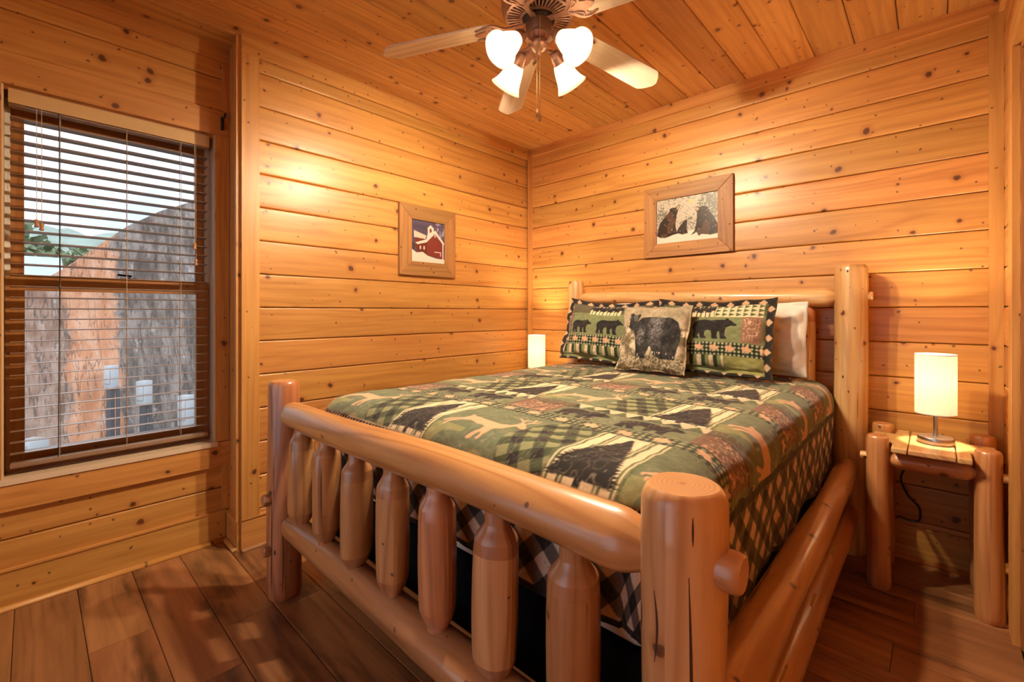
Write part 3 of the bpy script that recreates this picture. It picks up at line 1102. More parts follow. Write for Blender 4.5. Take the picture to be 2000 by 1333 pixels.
BEAR = [(0.02, 0.40), (0.05, 0.50), (0.14, 0.58), (0.28, 0.605), (0.42, 0.575), (0.55, 0.585), (0.66, 0.60), (0.72, 0.585), (0.745, 0.64), (0.79, 0.645), (0.81, 0.59),
        (0.87, 0.56), (0.90, 0.51), (0.97, 0.455), (0.985, 0.42), (0.95, 0.395), (0.86, 0.40), (0.80, 0.37), (0.76, 0.33), (0.745, 0.22), (0.75, 0.10), (0.80, 0.03),
        (0.80, 0.0), (0.66, 0.0), (0.64, 0.10), (0.62, 0.22), (0.585, 0.22), (0.575, 0.10), (0.60, 0.02), (0.59, 0.0), (0.47, 0.0), (0.46, 0.12), (0.44, 0.24), (0.34, 0.25),
        (0.30, 0.18), (0.32, 0.07), (0.36, 0.02), (0.35, 0.0), (0.22, 0.0), (0.20, 0.08), (0.17, 0.16), (0.145, 0.08), (0.18, 0.02), (0.17, 0.0), (0.04, 0.0), (0.03, 0.10),
        (0.05, 0.22), (0.02, 0.30)]
DEER = [(0.0, 0.16), (0.03, 0.13), (0.08, 0.19), (0.14, 0.255), (0.20, 0.28), (0.155, 0.235), (0.09, 0.16), (0.055, 0.10), (0.085, 0.075), (0.14, 0.15), (0.21, 0.225), (0.29, 0.275), (0.36, 0.27), (0.44, 0.24),
        (0.52, 0.235), (0.575, 0.215), (0.58, 0.15), (0.53, 0.08), (0.50, 0.02), (0.53, 0.0), (0.565, 0.02), (0.59, 0.08), (0.625, 0.13), (0.64, 0.09), (0.63, 0.03), (0.665, 0.02), (0.68, 0.07), (0.685, 0.16),
        (0.705, 0.235), (0.745, 0.30), (0.775, 0.38), (0.82, 0.42), (0.88, 0.405), (0.935, 0.41), (0.955, 0.435), (0.92, 0.465), (0.875, 0.49), (0.85, 0.53), (0.815, 0.545), (0.765, 0.575), (0.75, 0.56),
        (0.785, 0.53), (0.765, 0.505), (0.72, 0.44), (0.665, 0.405), (0.58, 0.40), (0.47, 0.415), (0.36, 0.425), (0.27, 0.435), (0.205, 0.42), (0.175, 0.46), (0.15, 0.45), (0.165, 0.385), (0.14, 0.32), (0.07, 0.25)]
ANTLERS = [[(0.80, 0.54), (0.755, 0.62), (0.69, 0.67), (0.63, 0.70), (0.61, 0.69), (0.68, 0.645), (0.74, 0.60), (0.785, 0.53)],
           [(0.70, 0.655), (0.715, 0.73), (0.695, 0.735), (0.68, 0.66)], [(0.745, 0.625), (0.77, 0.71), (0.75, 0.72), (0.725, 0.63)],
           [(0.825, 0.54), (0.85, 0.63), (0.835, 0.70), (0.80, 0.76), (0.785, 0.75), (0.815, 0.69), (0.825, 0.63), (0.805, 0.55)],
           [(0.845, 0.62), (0.90, 0.68), (0.89, 0.695), (0.835, 0.64)], [(0.835, 0.68), (0.87, 0.75), (0.855, 0.76), (0.82, 0.70)]]
LEAF_H = [(0.0, 1.0), (0.10, 0.72), (0.24, 0.80), (0.20, 0.45), (0.42, 0.66), (0.48, 0.52), (0.70, 0.58), (0.60, 0.36), (0.78, 0.24), (0.46, 0.02), (0.50, -0.14), (0.10, -0.08), (0.06, -0.42)]
LEAF = LEAF_H + [(-x, y) for x, y in LEAF_H[::-1]]


def place(poly, x, y, w, flip=False, rot=0.0, h=None):
    out = []
    c, s = math.cos(rot), math.sin(rot)
    for (a, b) in poly:
        if flip:
            a = 1 - a
        px, py = a * w, b * (h if h else w)
        out.append((x + px * c - py * s, y + px * s + py * c))
    return out


def fir(x, y, w, h, seed=0):
    r0 = random.Random(seed)
    L, R = [], []
    n = 24
    for k in range(n):
        t = k / n
        hw = w / 2 * (1 - t) ** 0.85
        yy = y + 0.06 * h + h * 0.94 * t
        step = h * 0.94 / n
        for (P, sg) in ((R, 1), (L, -1)):
            P.append((x + sg * hw * r0.uniform(0.93, 1.04), yy + step * r0.uniform(-0.25, 0.1)))
            P.append((x + sg * hw * r0.uniform(0.74, 0.86), yy + step * r0.uniform(0.45, 0.7)))
    trunk = [(x + w * 0.05, y + 0.08 * h), (x + w * 0.05, y)]
    trunk2 = [(x - w * 0.05, y), (x - w * 0.05, y + 0.08 * h)]
    return trunk2 + L + [(x, y + h)] + R[::-1] + trunk


def gingham(X, Y, cell, dark, mid, light, rot=0.0):
    c, s = math.cos(rot), math.sin(rot)
    a = (np.floor((X * c + Y * s) / cell) % 2).astype(int)
    b = (np.floor((-X * s + Y * c) / cell) % 2).astype(int)
    k = a + b
    out = np.empty(X.shape + (3,), np.float32)
    out[k == 0] = light
    out[k == 1] = mid
    out[k == 2] = dark
    return out


# one repeat of the patchwork, 0.66 m by 0.55 m
TW, TH = 0.66, 0.55
tile = Canvas(TW, TH, 0.001, GREEN)
cv = tile
nz = vnoise(cv.X * 60, cv.Y * 60, 3)[..., None]
cv.a *= (0.86 + 0.28 * nz)
# green deer panel
m_ = cv.sel(0, 0, 0.31, 0.30)
cv.a[m_] = (np.array(GREEN2) * (0.85 + 0.3 * nz[m_])) * 1.15
lime = vnoise(cv.X * 9, cv.Y * 16, 5)
m2 = m_ & (cv.Y < 0.07) & (lime > 0.62)
cv.a[m2] = np.array((0.23, 0.22, 0.095)) * (0.8 + 0.4 * nz[m2])
cv.fill(place(DEER, 0.015, 0.035, 0.285, h=0.30), TAN)
for a_ in ANTLERS:
    cv.fill(place(a_, 0.015, 0.035, 0.285, h=0.30), TAN)
# buffalo plaid patch with a curved edge
m_ = cv.sel(0.275, 0, 0.47, 0.30) & (cv.X > 0.275 + 0.055 * np.clip(1 - ((cv.Y - 0.13) / 0.17) ** 2, 0, 1) * -1 + 0.05)
g_ = gingham(cv.X, cv.Y, 0.034, BLACK, (0.060, 0.075, 0.036), (0.235, 0.235, 0.115), 0.5)
cv.a[m_] = g_[m_]
# cream tree panel with green stripes
cv.rect(0.455, 0, 0.66, 0.30, CREAM)
for x0, x1 in ((0.455, 0.462), (0.468, 0.474), (0.500, 0.508), (0.512, 0.518), (0.596, 0.602), (0.606, 0.616), (0.640, 0.646), (0.652, 0.660)):
    cv.rect(x0, 0, x1, 0.30, (0.10, 0.125, 0.05))
cv.fill(fir(0.556, -0.005, 0.205, 0.285, 2), BLACK)
fl = vnoise(cv.X * 70, cv.Y * 70, 12)
mm = cv.mask(fir(0.556, -0.005, 0.205, 0.285, 2)) & (cv.Y < 0.06) & (fl > 0.965)
cv.a[mm] = CREAM
# leaf strip
m_ = cv.sel(0, 0.30, TW, 0.365)
g_ = gingham(cv.X, cv.Y, 0.0105, BLACK, (0.055, 0.070, 0.035), (0.33, 0.33, 0.19), 0.0)
cv.a[m_] = g_[m_]
for k in range(6):
    cv.fill(place(LEAF, 0.055 + 0.11 * k, 0.327, 0.036, rot=-0.5 + 0.3 * (k % 2)), TAN)
cv.rect(0, 0.297, TW, 0.302, DKGREEN)
cv.rect(0, 0.364, TW, 0.369, DKGREEN)
# brown crackle patch
m_ = cv.sel(0.0, 0.369, 0.185, 0.50)
cv.a[m_] = BROWN
ck = np.abs(vnoise(cv.X * 75, cv.Y * 75, 21) - 0.5) + 0.6 * np.abs(vnoise(cv.X * 150, cv.Y * 150, 22) - 0.5)
ed = np.clip(np.minimum(cv.X - 0.0, 0.185 - cv.X) * 40, 0, 1)
mm = m_ & (ck < 0.16 * ed) & (cv.X > 0.03) & (cv.X < 0.175)
cv.a[mm] = (0.52, 0.30, 0.19)
# bears in a row
for k, bx in enumerate((0.20, 0.425)):
    cv.fill(place(BEAR, bx, 0.385, 0.205 if k else 0.185, h=0.165), BLACK)
# triangles and a brown stripe on top
cv.rect(0, 0.50, TW, 0.55, (0.55, 0.42, 0.27))
for k in range(11):
    x0 = k * 0.06
    cv.fill([(x0, 0.503), (x0 + 0.052, 0.503), (x0 + 0.026, 0.548)], DKGREEN if k % 2 else (0.07, 0.10, 0.045))
cv.rect(0.0, 0.50, 0.20, 0.55, (0.115, 0.085, 0.050))
cv.rect(0, 0.497, TW, 0.502, BLACK)
# wavy quilting stitches
sn = vnoise(cv.X * 26, cv.Y * 26, 31) + 0.45 * vnoise(cv.X * 48, cv.Y * 48, 32)
st = np.abs((sn * 3.2) % 1.0 - 0.5) < 0.045
cv.a[st] = cv.a[st] * 0.66 + np.array((0.150, 0.125, 0.090))
# soften to the mesh spacing
k3 = cv.a.copy()
for ax in (0, 1):
    k3 = (np.roll(k3, 1, ax) + k3 * 2 + np.roll(k3, -1, ax)) / 4
cv.a = k3

QX0, QX1, QY1, QY0 = 0.705, 2.005, -1.945, -0.165
QR = 0.105
ES, ET = 0.485, 0.362
QZ = 0.822
STEP = 0.0036
sx = np.arange(QX0 - ES, QX1 + ES + STEP / 2, STEP)
ty = np.arange(QY0, QY1 - ET - STEP / 2, -STEP)
Sg, Tg = np.meshgrid(sx, ty)
es = np.maximum(0, np.maximum(QX0 - Sg, Sg - QX1))
sgn = np.where(Sg < QX0, -1.0, 1.0)
et = np.maximum(0, QY1 - Tg)
e2 = np.sqrt(es ** 2 + et ** 2)
safe = np.maximum(e2, 1e-9)
einf = np.maximum(es, et)
e = e2 * (einf / safe) ** 0.75
dx, dy = sgn * es / safe, -et / safe
arc = math.pi / 2 * QR
hh = np.where(e < arc, QR * np.sin(np.minimum(e, arc) / QR), QR)
vv = np.where(e < arc, QR * (1 - np.cos(np.minimum(e, arc) / QR)), QR + e - arc)
drop = np.clip((e - 0.10) / 0.34, 0, 1)
al = np.where(es > et, Tg * 1.0, Sg * 1.0)
rip = np.sin(al * 21 + 1.3 + 2 * np.sin(al * 6)) * 0.55 + np.sin(al * 37 + 0.4) * 0.3
rip = rip + np.where((es > 0) & (et > 0), 1.2 * np.sin(np.arctan2(et, es + 1e-9) * 7), 0.0)
hh = hh + drop * (0.0065 * rip - 0.012)
hem = 1 + 0.05 * np.sin(al * 11 + 0.7) * drop
vv = vv * np.where(e > arc, hem, 1.0)
bx_, by_ = np.clip(Sg, QX0, QX1), np.maximum(Tg, QY1)
PX, PY = bx_ + dx * hh, by_ + dy * hh
top = np.clip(1 - e / 0.12, 0, 1)
loft = 0.007 * (vnoise(Sg * 7, Tg * 7, 41) - 0.5) + 0.0042 * (vnoise(Sg * 26, Tg * 26, 31) - 0.5) + 0.0022 * (vnoise(Sg * 55, Tg * 55, 43) - 0.5)
crown_ = 0.010 * (1 - ((bx_ - 1.355) / 0.65) ** 2)
PZ = QZ - vv + loft * (0.3 + 0.7 * top) + crown_ * top
PX = PX + dx * loft * (1 - top) * 1.0
PY = PY + dy * loft * (1 - top) * 1.0
cols = tile.sample(np.mod(Sg - 1.335, TW), np.mod(Tg + 2.045, TH))
BS, BT = 0.205, 0.125
edge = np.maximum(es - BS, et - BT)
g_ = gingham(Sg, Tg, 0.040, BLACK, (0.120, 0.088, 0.070), (0.62, 0.455, 0.340), math.pi / 4)
cols = np.where((edge > 0)[..., None], g_, cols)
tooth = (edge > -0.022) & (edge <= 0) & (et - BT > es - BS)
tcol = np.where(((((Sg + 0.6 * edge) / 0.021) % 1.0) < 0.5 - 0.4 * (edge + 0.011) / 0.011)[..., None], np.array(BLACK, np.float32), np.array(TAN, np.float32))
cols = np.where(tooth[..., None], tcol, cols)
band = (edge > 0) & (edge <= 0.024)
cols = np.where(band[..., None], np.array((0.022, 0.024, 0.020), np.float32), cols)
hemb = (es > ES - 0.016) | (et > ET - 0.016)
cols = np.where(hemb[..., None], np.array(BLACK, np.float32), cols)
sn = vnoise(Sg * 26, Tg * 26, 51) + 0.45 * vnoise(Sg * 48, Tg * 48, 52)
st = (np.abs((sn * 3.0) % 1.0 - 0.5) < 0.045) & (edge > 0.03)
cols = np.where(st[..., None], cols * 0.7 + 0.03, cols)


def grid_faces(ny, nx, off=0, flip=False):
    i = np.arange(ny - 1)[:, None] * nx + np.arange(nx - 1)[None, :] + off
    q = np.stack([i, i + 1, i + nx + 1, i + nx], -1).reshape(-1, 4)
    return q[:, ::-1] if flip else q


ny_, nx_ = Sg.shape
quilt = mk('quilt', np.stack([PX, PY, PZ], -1).reshape(-1, 3), grid_faces(ny_, nx_, 0, True), M['quilt'], base=(1.355, -1.1, 0.8), cols=cols.reshape(-1, 3))
sol = quilt.modifiers.new('thickness', 'SOLIDIFY')
sol.thickness = 0.006
sol.offset = -1
tag(quilt, 'green and black patchwork quilt printed with bears, deer and fir trees', 'quilt')


# ------------------------------------------------------------------ pillows
def pillow(name, cx, yb, zb, w, h, T, lean, yaw, colf, mat, n=(150, 110), flange=0.0, pinch=0.05, label=None, group=None, cat='pillow', roll=0.0, sag=0.0, wrinkle=0.004, seed=0):
    nx, ny = n
    U, V = np.meshgrid(np.linspace(-1, 1, nx), np.linspace(-1, 1, ny))
    fu, fv = 1 - flange / (w / 2), 1 - flange / (h / 2)
    uu, vv_ = np.clip(np.abs(U) / fu, 0, 1), np.clip(np.abs(V) / fv, 0, 1)
    f = (np.clip(1 - uu ** 2.6, 0, 1) * np.clip(1 - vv_ ** 2.6, 0, 1)) ** 0.55
    x = w / 2 * U * (1 - pinch * (1 - np.abs(V) ** 2.2))
    yv = h / 2 * V * (1 - pinch * (1 - np.abs(U) ** 2.2)) + h / 2
    yv = yv - sag * (1 - U ** 2) * np.clip(V, 0, 1)
    wr = wrinkle * (vnoise(U * 6 + 9, V * 5 + 9, seed) - 0.5) * 2 + wrinkle * 0.6 * (vnoise(U * 15 + 9, V * 12 + 9, seed + 1) - 0.5)
    fl = 0.010 * np.sin(U * 9 + V * 7 + seed) * np.clip((np.maximum(uu, vv_) - 0.93) / 0.07, 0, 1)
    cl, sl = math.cos(lean), math.sin(lean)
    cy_, sy_ = math.cos(yaw), math.sin(yaw)
    xd = np.array((cy_, sy_, 0))
    up = np.array((-sy_ * sl, cy_ * sl, cl))
    nd = np.array((sy_ * cl, -cy_ * cl, sl))
    cr, sr = math.cos(roll), math.sin(roll)
    xr_, yr_ = x * cr - yv * sr, x * sr + yv * cr
    base = np.array((cx, yb, zb))
    P = []
    for side in (1, -1):
        d = side * (T * f + 0.004) + wr * (f > 0.02) * 1.0 + fl
        P.append(base + xr_[..., None] * xd + yr_[..., None] * up + d[..., None] * nd)
    F1 = grid_faces(ny, nx, 0)
    F2 = grid_faces(ny, nx, nx * ny, True)
    idx = np.arange(nx * ny).reshape(ny, nx)
    ring = np.concatenate([idx[0, :], idx[1:, -1], idx[-1, -2::-1], idx[-2:0:-1, 0]])
    nxt = np.roll(ring, -1)
    F3 = np.stack([nxt, ring, ring + nx * ny, nxt + nx * ny], -1)
    c = colf(U, V)
    cc = np.concatenate([c.reshape(-1, 3), c.reshape(-1, 3)])
    o = mk(name, np.concatenate([P[0].reshape(-1, 3), P[1].reshape(-1, 3)]), np.concatenate([F1, F2, F3]), mat, base=tuple(base), cols=cc)
    return tag(o, label, cat, group)


def const(c):
    return lambda U, V: np.broadcast_to(np.array(c, np.float32), U.shape + (3,)).copy()


# sham print, 0.66 x 0.47
def sham_canvas(kind):
    c = Canvas(0.66, 0.47, 0.0012, LIME)
    n = vnoise(c.X * 50, c.Y * 50, 7)[..., None]
    c.a *= 0.85 + 0.3 * n
    # bottom plaid
    m = c.sel(0, 0, 0.66, 0.115)
    st1 = (np.floor(c.X / 0.022) % 3).astype(int)
    pal = np.array([(0.22, 0.24, 0.10), CREAM, (0.03, 0.045, 0.022)], np.float32)
    c.a[m] = pal[st1[m]]
    m = c.sel(0, 0.0, 0.66, 0.045)
    c.a[m] = np.array(LIME) * (0.85 + 0.3 * n[m])
    if kind == 'right':
        m = c.sel(0.43, 0, 0.66, 0.105)
        c.a[m] = np.array((0.30, 0.29, 0.10)) * (0.8 + 0.4 * n[m])
    # leaf strip
    m = c.sel(0, 0.105, 0.66, 0.180)
    g = gingham(c.X, c.Y, 0.0105, (0.010, 0.013, 0.010), (0.028, 0.048, 0.026), (0.42, 0.40, 0.24))
    c.a[m] = g[m]
    for k in range(8):
        c.fill(place(LEAF, 0.045 + 0.083 * k, 0.138, 0.036, rot=-0.25), TAN)
    # bears
    if kind == 'right':
        c.fill(place(BEAR, 0.245, 0.200, 0.25, h=0.21), BLACK)
        c.fill(place(BEAR, 0.045, 0.195, 0.18, h=0.17), BLACK)
        c.rect(0.515, 0.185, 0.61, 0.345, (0.27, 0.14, 0.085))
        ck = np.abs(vnoise(c.X * 80, c.Y * 80, 3) - 0.5)
        mm = c.sel(0.522, 0.20, 0.60, 0.335) & (ck < 0.075)
        c.a[mm] = (0.60, 0.42, 0.30)
    else:
        c.fill(place(BEAR, 0.085, 0.192, 0.165, h=0.165), BLACK)
        c.fill(place(BEAR, 0.285, 0.190, 0.20, h=0.185), BLACK)
        c.rect(0.03, 0.19, 0.075, 0.41, (0.14, 0.075, 0.05))
        ck = np.abs(vnoise(c.X * 80, c.Y * 80, 3) - 0.5)
        mm = c.sel(0.034, 0.20, 0.072, 0.40) & (ck < 0.07)
        c.a[mm] = (0.45, 0.27, 0.18)
    # top strips
    c.rect(0.0, 0.355, 0.66, 0.47, (0.10, 0.085, 0.05) if kind == 'left' else (0.11, 0.125, 0.055))
    x0 = 0.22 if kind == 'left' else 0.14
    c.rect(x0, 0.345, x0 + 0.22, 0.43, CREAM)
    for k in range(4):
        c.rect(x0 + 0.052 * k + 0.036, 0.345, x0 + 0.052 * k + 0.046, 0.43, (0.12, 0.15, 0.06))
        c.rect(x0 + 0.052 * k + 0.014, 0.345, x0 + 0.052 * k + 0.020, 0.43, BLACK)
    for k in range(9):
        c.fill(fir(x0 + 0.012 + 0.025 * k, 0.385 - 0.012 * (k % 2), 0.05, 0.06, k), BLACK)
    if kind == 'right':
        c.rect(0.365, 0.345, 0.61, 0.43, CREAM)
        for j in range(3):
            for k in range(7):
                xx, yy = 0.37 + 0.036 * k, 0.349 + 0.028 * j
                c.fill([(xx, yy), (xx + 0.030, yy + 0.013), (xx, yy + 0.026)], (0.085, 0.12, 0.05))
    st = vnoise(c.X * 26, c.Y * 26, 61) + 0.45 * vnoise(c.X * 48, c.Y * 48, 62)
    mm = np.abs((st * 3.0) % 1.0 - 0.5) < 0.05
    c.a[mm] = c.a[mm] * 0.75 + 0.028
    # black and tan edge
    w_ = 0.036
    d = np.minimum(np.minimum(c.X, 0.66 - c.X), np.minimum(c.Y + 0.02, 0.47 - c.Y))
    m = d < w_
    g = gingham(c.X, c.Y, 0.030, BLACK, (0.03, 0.024, 0.02), (0.55, 0.35, 0.21), math.pi / 4)
    c.a[m] = g[m]
    k = c.a
    for ax in (0, 1):
        k = (np.roll(k, 1, ax) + k * 2 + np.roll(k, -1, ax)) / 4
    c.a = k
    return lambda U, V: c.sample((U + 1) * 0.33, (V + 1) * 0.235)


def bear_pillow():
    c = Canvas(0.40, 0.40, 0.001, (0.46, 0.36, 0.235))  # tan meadow
    n1 = vnoise(c.X * 30, c.Y * 22, 4)
    n2 = vnoise(c.X * 75, c.Y * 60, 5)
    n3 = vnoise(c.X * 160, c.Y * 120, 6)
    mixn = np.clip((n1 * 0.5 + n2 * 0.35 + n3 * 0.25 - 0.42) * 4, 0, 1)[..., None]
    top_ = np.clip((c.Y - 0.24) / 0.08, 0, 1)[..., None]
    c.a = ((0.60, 0.50, 0.36) * (1 - mixn) + np.array((0.16, 0.125, 0.07)) * mixn).astype(np.float32)
    sky_ = np.array((0.33, 0.27, 0.18)) * (0.65 + 0.7 * n2[..., None])
    c.a = (c.a * (1 - top_ * 0.8) + sky_ * top_ * 0.8).astype(np.float32)
    low = np.clip((0.12 - c.Y) / 0.05, 0, 1)[..., None]
    grass = np.where((n3 + n2 * 0.6 > 0.80)[..., None], np.array((0.55, 0.45, 0.31)), np.array((0.10, 0.085, 0.045)))
    c.a = (c.a * (1 - low * 0.75) + grass * low * 0.75).astype(np.float32)
    # bear seen from behind its shoulder, head turned to the left
    body = [(0.115, 0.285), (0.15, 0.315), (0.20, 0.322), (0.26, 0.318), (0.315, 0.315), (0.35, 0.29), (0.368, 0.24), (0.372, 0.18), (0.36, 0.13), (0.350, 0.070), (0.270, 0.066),
            (0.235, 0.085), (0.222, 0.120), (0.208, 0.138), (0.196, 0.110), (0.188, 0.062), (0.128, 0.062), (0.126, 0.13), (0.115, 0.19), (0.10, 0.225), (0.08, 0.235), (0.062, 0.25), (0.05, 0.272),
            (0.052, 0.295), (0.062, 0.318), (0.058, 0.338), (0.075, 0.347), (0.088, 0.334), (0.108, 0.333), (0.125, 0.342), (0.135, 0.325)]
    m = c.mask(body)
    sh = 0.017 + 0.16 * np.clip(1 - ((c.X - 0.235) / 0.05) ** 2, 0, 1) * np.clip((c.Y - 0.12) / 0.1, 0, 1) * n3 + 0.05 * n3 * n2
    sh = sh + 0.14 * np.clip(1 - ((c.X - 0.15) / 0.03) ** 2 - ((c.Y - 0.20) / 0.07) ** 2, 0, 1) * n3
    c.a[m] = (np.stack([sh * 1.0, sh * 0.95, sh * 0.97], -1) * 1.15)[m]
    ear = [(0.088, 0.30), (0.082, 0.325), (0.10, 0.335), (0.115, 0.32), (0.112, 0.295), (0.10, 0.285)]
    m = c.mask(ear)
    c.a[m] = (0.10, 0.10, 0.10)
    c.fill([(0.048, 0.27), (0.055, 0.30), (0.064, 0.295), (0.066, 0.265), (0.056, 0.255)], (0.42, 0.27, 0.16))
    # grass in front of the legs
    g = (vnoise(c.X * 190, c.Y * 60, 8) > 0.80) & (c.Y < 0.105) & (c.Y > 0.04) & c.mask([(0.11, 0.05), (0.37, 0.05), (0.37, 0.10), (0.30, 0.14), (0.22, 0.10), (0.11, 0.14)])
    c.a[g] = (0.50, 0.44, 0.33)
    return lambda U, V: c.sample((U + 1) * 0.2, (V + 1) * 0.2)


PZ0 = 0.838
pillow('pillow', 1.715, -0.250, PZ0 + 0.002, 0.60, 0.375, 0.055, 0.10, 0.0, const((0.80, 0.74, 0.64)), M['linen'], (60, 50), flange=0.012, pinch=0.03, label='white pillow standing behind the right bear sham', seed=5, wrinkle=0.008)
pillow('pillow', 0.985, -0.250, PZ0 + 0.002, 0.60, 0.385, 0.055, 0.10, 0.0, const((0.80, 0.74, 0.64)), M['linen'], (60, 50), flange=0.012, pinch=0.03, label='white pillow mostly hidden behind the left bear sham', seed=6, wrinkle=0.008)
pillow('pillow', 0.968, -0.452, PZ0 + 0.012, 0.66, 0.418, 0.060, 0.30, -0.03, sham_canvas('left'), M['quilt'], (220, 160), flange=0.030, pinch=0.035, label='patchwork pillow sham with two black bears, next to the far lamp', cat='pillow', roll=-0.035, sag=0.03, wrinkle=0.006, seed=8)
pillow('pillow', 1.612, -0.478, PZ0 + 0.004, 0.60, 0.412, 0.060, 0.30, 0.02, sham_canvas('right'), M['quilt'], (220, 160), flange=0.032, pinch=0.03, label='patchwork pillow sham with one large bear facing right', cat='pillow', sag=0.015, wrinkle=0.006, seed=9)
pillow('throw_pillow', 1.365, -0.615, PZ0 + 0.004, 0.385, 0.375, 0.058, 0.34, 0.04, bear_pillow(), M['quilt'], (190, 190), flange=0.008, pinch=0.05, label='square throw pillow with a black bear in tan grass', wrinkle=0.006, seed=12)

# ------------------------------------------------------------------ nightstands
NSX, NSY = 2.451, -0.25


def nightstand(label):
    r = empty('nightstand', (NSX, NSY, 0), label, 'nightstand')
    lx = (2.291, 2.617)
    ly = (-0.378, -0.118)
    for i, x in enumerate(lx):
        for j, yv in enumerate(ly):
            h = 0.640 if j == 0 else 0.645
            rb = 0.042 if i == 0 else 0.043
            put('leg', tube((x, yv, 0), (x, yv, h), post_prof(h, rb, 0.040, 0.014), 24, 0.0018, seed=70 + i * 2 + j), M['log_mid'], r)
    zt, th = 0.612, 0.022
    L = [(2.337, -0.452), (2.386, -0.452), (2.386, -0.062), (2.337, -0.062), (2.337, -0.170), (2.262, -0.170), (2.262, -0.326), (2.337, -0.326)]
    C_ = [(2.389, -0.450), (2.527, -0.450), (2.527, -0.062), (2.389, -0.062)]
    R_ = [(2.530, -0.452), (2.571, -0.452), (2.571, -0.326), (2.648, -0.326), (2.648, -0.170), (2.571, -0.170), (2.571, -0.062), (2.530, -0.062)]
    for P in (L, C_, R_):
        g = prism(P, zt - th, zt)
        uo, vo = random.uniform(0, 40), random.uniform(0, 40)
        g = (g[0], g[1], [(v[1] + uo, v[0] + vo + v[2]) for v in g[0]])
        o = put('plank', g, M['log_pale'], r, sharp=30)
        b = o.modifiers.new('edge', 'BEVEL')
        b.width = 0.005
        b.segments = 3
    for yv in ly:
        put('stretcher', tube((lx[0] + 0.030, yv, 0.545), (lx[1] - 0.030, yv, 0.545), ends(0.266, 0.034, 0.034, 0.018, 0.040), 20, 0.001), M['log_mid'], r)
    for x in lx:
        put('stretcher', tube((x, ly[0] + 0.030, 0.50), (x, ly[1] - 0.030, 0.50), ends(0.20, 0.026, 0.026, 0.016, 0.030), 16, 0.001), M['log_mid'], r)
    put('peg', tube((lx[0] - 0.034, ly[0], 0.545), (lx[0] - 0.060, ly[0], 0.545), [(0, 0.017), (0.8, 0.017), (1, 0.014)], 14), M['log_pale'], r)
    put('peg', tube((lx[1] + 0.034, ly[0], 0.545), (lx[1] + 0.054, ly[0], 0.545), [(0, 0.017), (0.8, 0.017), (1, 0.014)], 14), M['log_pale'], r)
    return r


ns = nightstand('small log nightstand with a three board top in the right corner')
ns2 = copy_tree(ns, loc=(0.262, NSY + 0.02, 0))
tag(ns2, 'log nightstand in the far corner, hidden behind the bed')


# ------------------------------------------------------------------ bedside lamps
def lamp(x, y, z, label):
    r = empty('table_lamp', (x, y, z), label, 'lamp', 'pair of bedside lamps')
    put('base', lathe(x, y, [(0.0, z), (0.056, z), (0.058, z + 0.003), (0.058, z + 0.024), (0.056, z + 0.028), (0.012, z + 0.029), (0.0, z + 0.029)], 40), M['chrome'], r)
    put('stem', lathe(x, y, [(0.0, z + 0.028), (0.0075, z + 0.028), (0.0075, z + 0.215), (0.0, z + 0.215)], 16), M['chrome'], r)
    z0, z1 = z + 0.124, z + 0.374
    R = 0.066
    put('shade', lathe(x, y, [(R, z0), (R, z0 + 0.002), (R, z0 + 0.12), (R, z1 - 0.002), (R, z1), (R - 0.0015, z1), (R - 0.0015, z1 - 0.003), (R - 0.0015, z0 + 0.1), (R - 0.0015, z0), (R, z0)], 48), M['lamp_shade'], r)
    for zz in (z0, z1 - 0.004):
        put('shade_trim', lathe(x, y, [(R - 0.001, zz), (R + 0.0012, zz), (R + 0.0012, zz + 0.004), (R - 0.001, zz + 0.004)], 48), M['white_vinyl'], r)
    put('socket', lathe(x, y, [(0.0, z + 0.205), (0.016, z + 0.205), (0.016, z + 0.235), (0.0, z + 0.235)], 16), M['white_vinyl'], r)
    zb = z + 0.262
    put('bulb', lathe(x, y, [(0.012, zb - 0.028), (0.020, zb - 0.012), (0.024, zb + 0.004), (0.020, zb + 0.020), (0.010, zb + 0.028), (0.0, zb + 0.030)], 20), M['lamp_bulb'], r)
    return r


lp = lamp(2.470, -0.250, 0.6125, 'lit table lamp with cylinder shade on the right nightstand')
lp2 = copy_tree(lp, loc=(0.245, -0.195, 0.6125))
tag(lp2, 'lit table lamp in the far corner, half hidden behind the bed')

# lamp flex under the right nightstand
cord = put('power_cord', merge(path_tube(smooth_path([(2.53, -0.060, 0.585), (2.515, -0.055, 0.515), (2.485, -0.050, 0.455), (2.44, -0.048, 0.440), (2.38, -0.046, 0.450), (2.352, -0.045, 0.455), (2.340, -0.043, 0.475), (2.345, -0.040, 0.50)]), 0.0042),
                               path_tube(smooth_path([(2.362, -0.030, 0.575), (2.362, -0.040, 0.545), (2.372, -0.042, 0.51), (2.372, -0.043, 0.45), (2.352, -0.044, 0.38), (2.375, -0.044, 0.31), (2.415, -0.044, 0.26), (2.415, -0.044, 0.20), (2.385, -0.044, 0.19), (2.345, -0.044, 0.20)]), 0.0042)), M['cable'])
tag(cord, 'black lamp cord hanging under the right nightstand', 'cord')

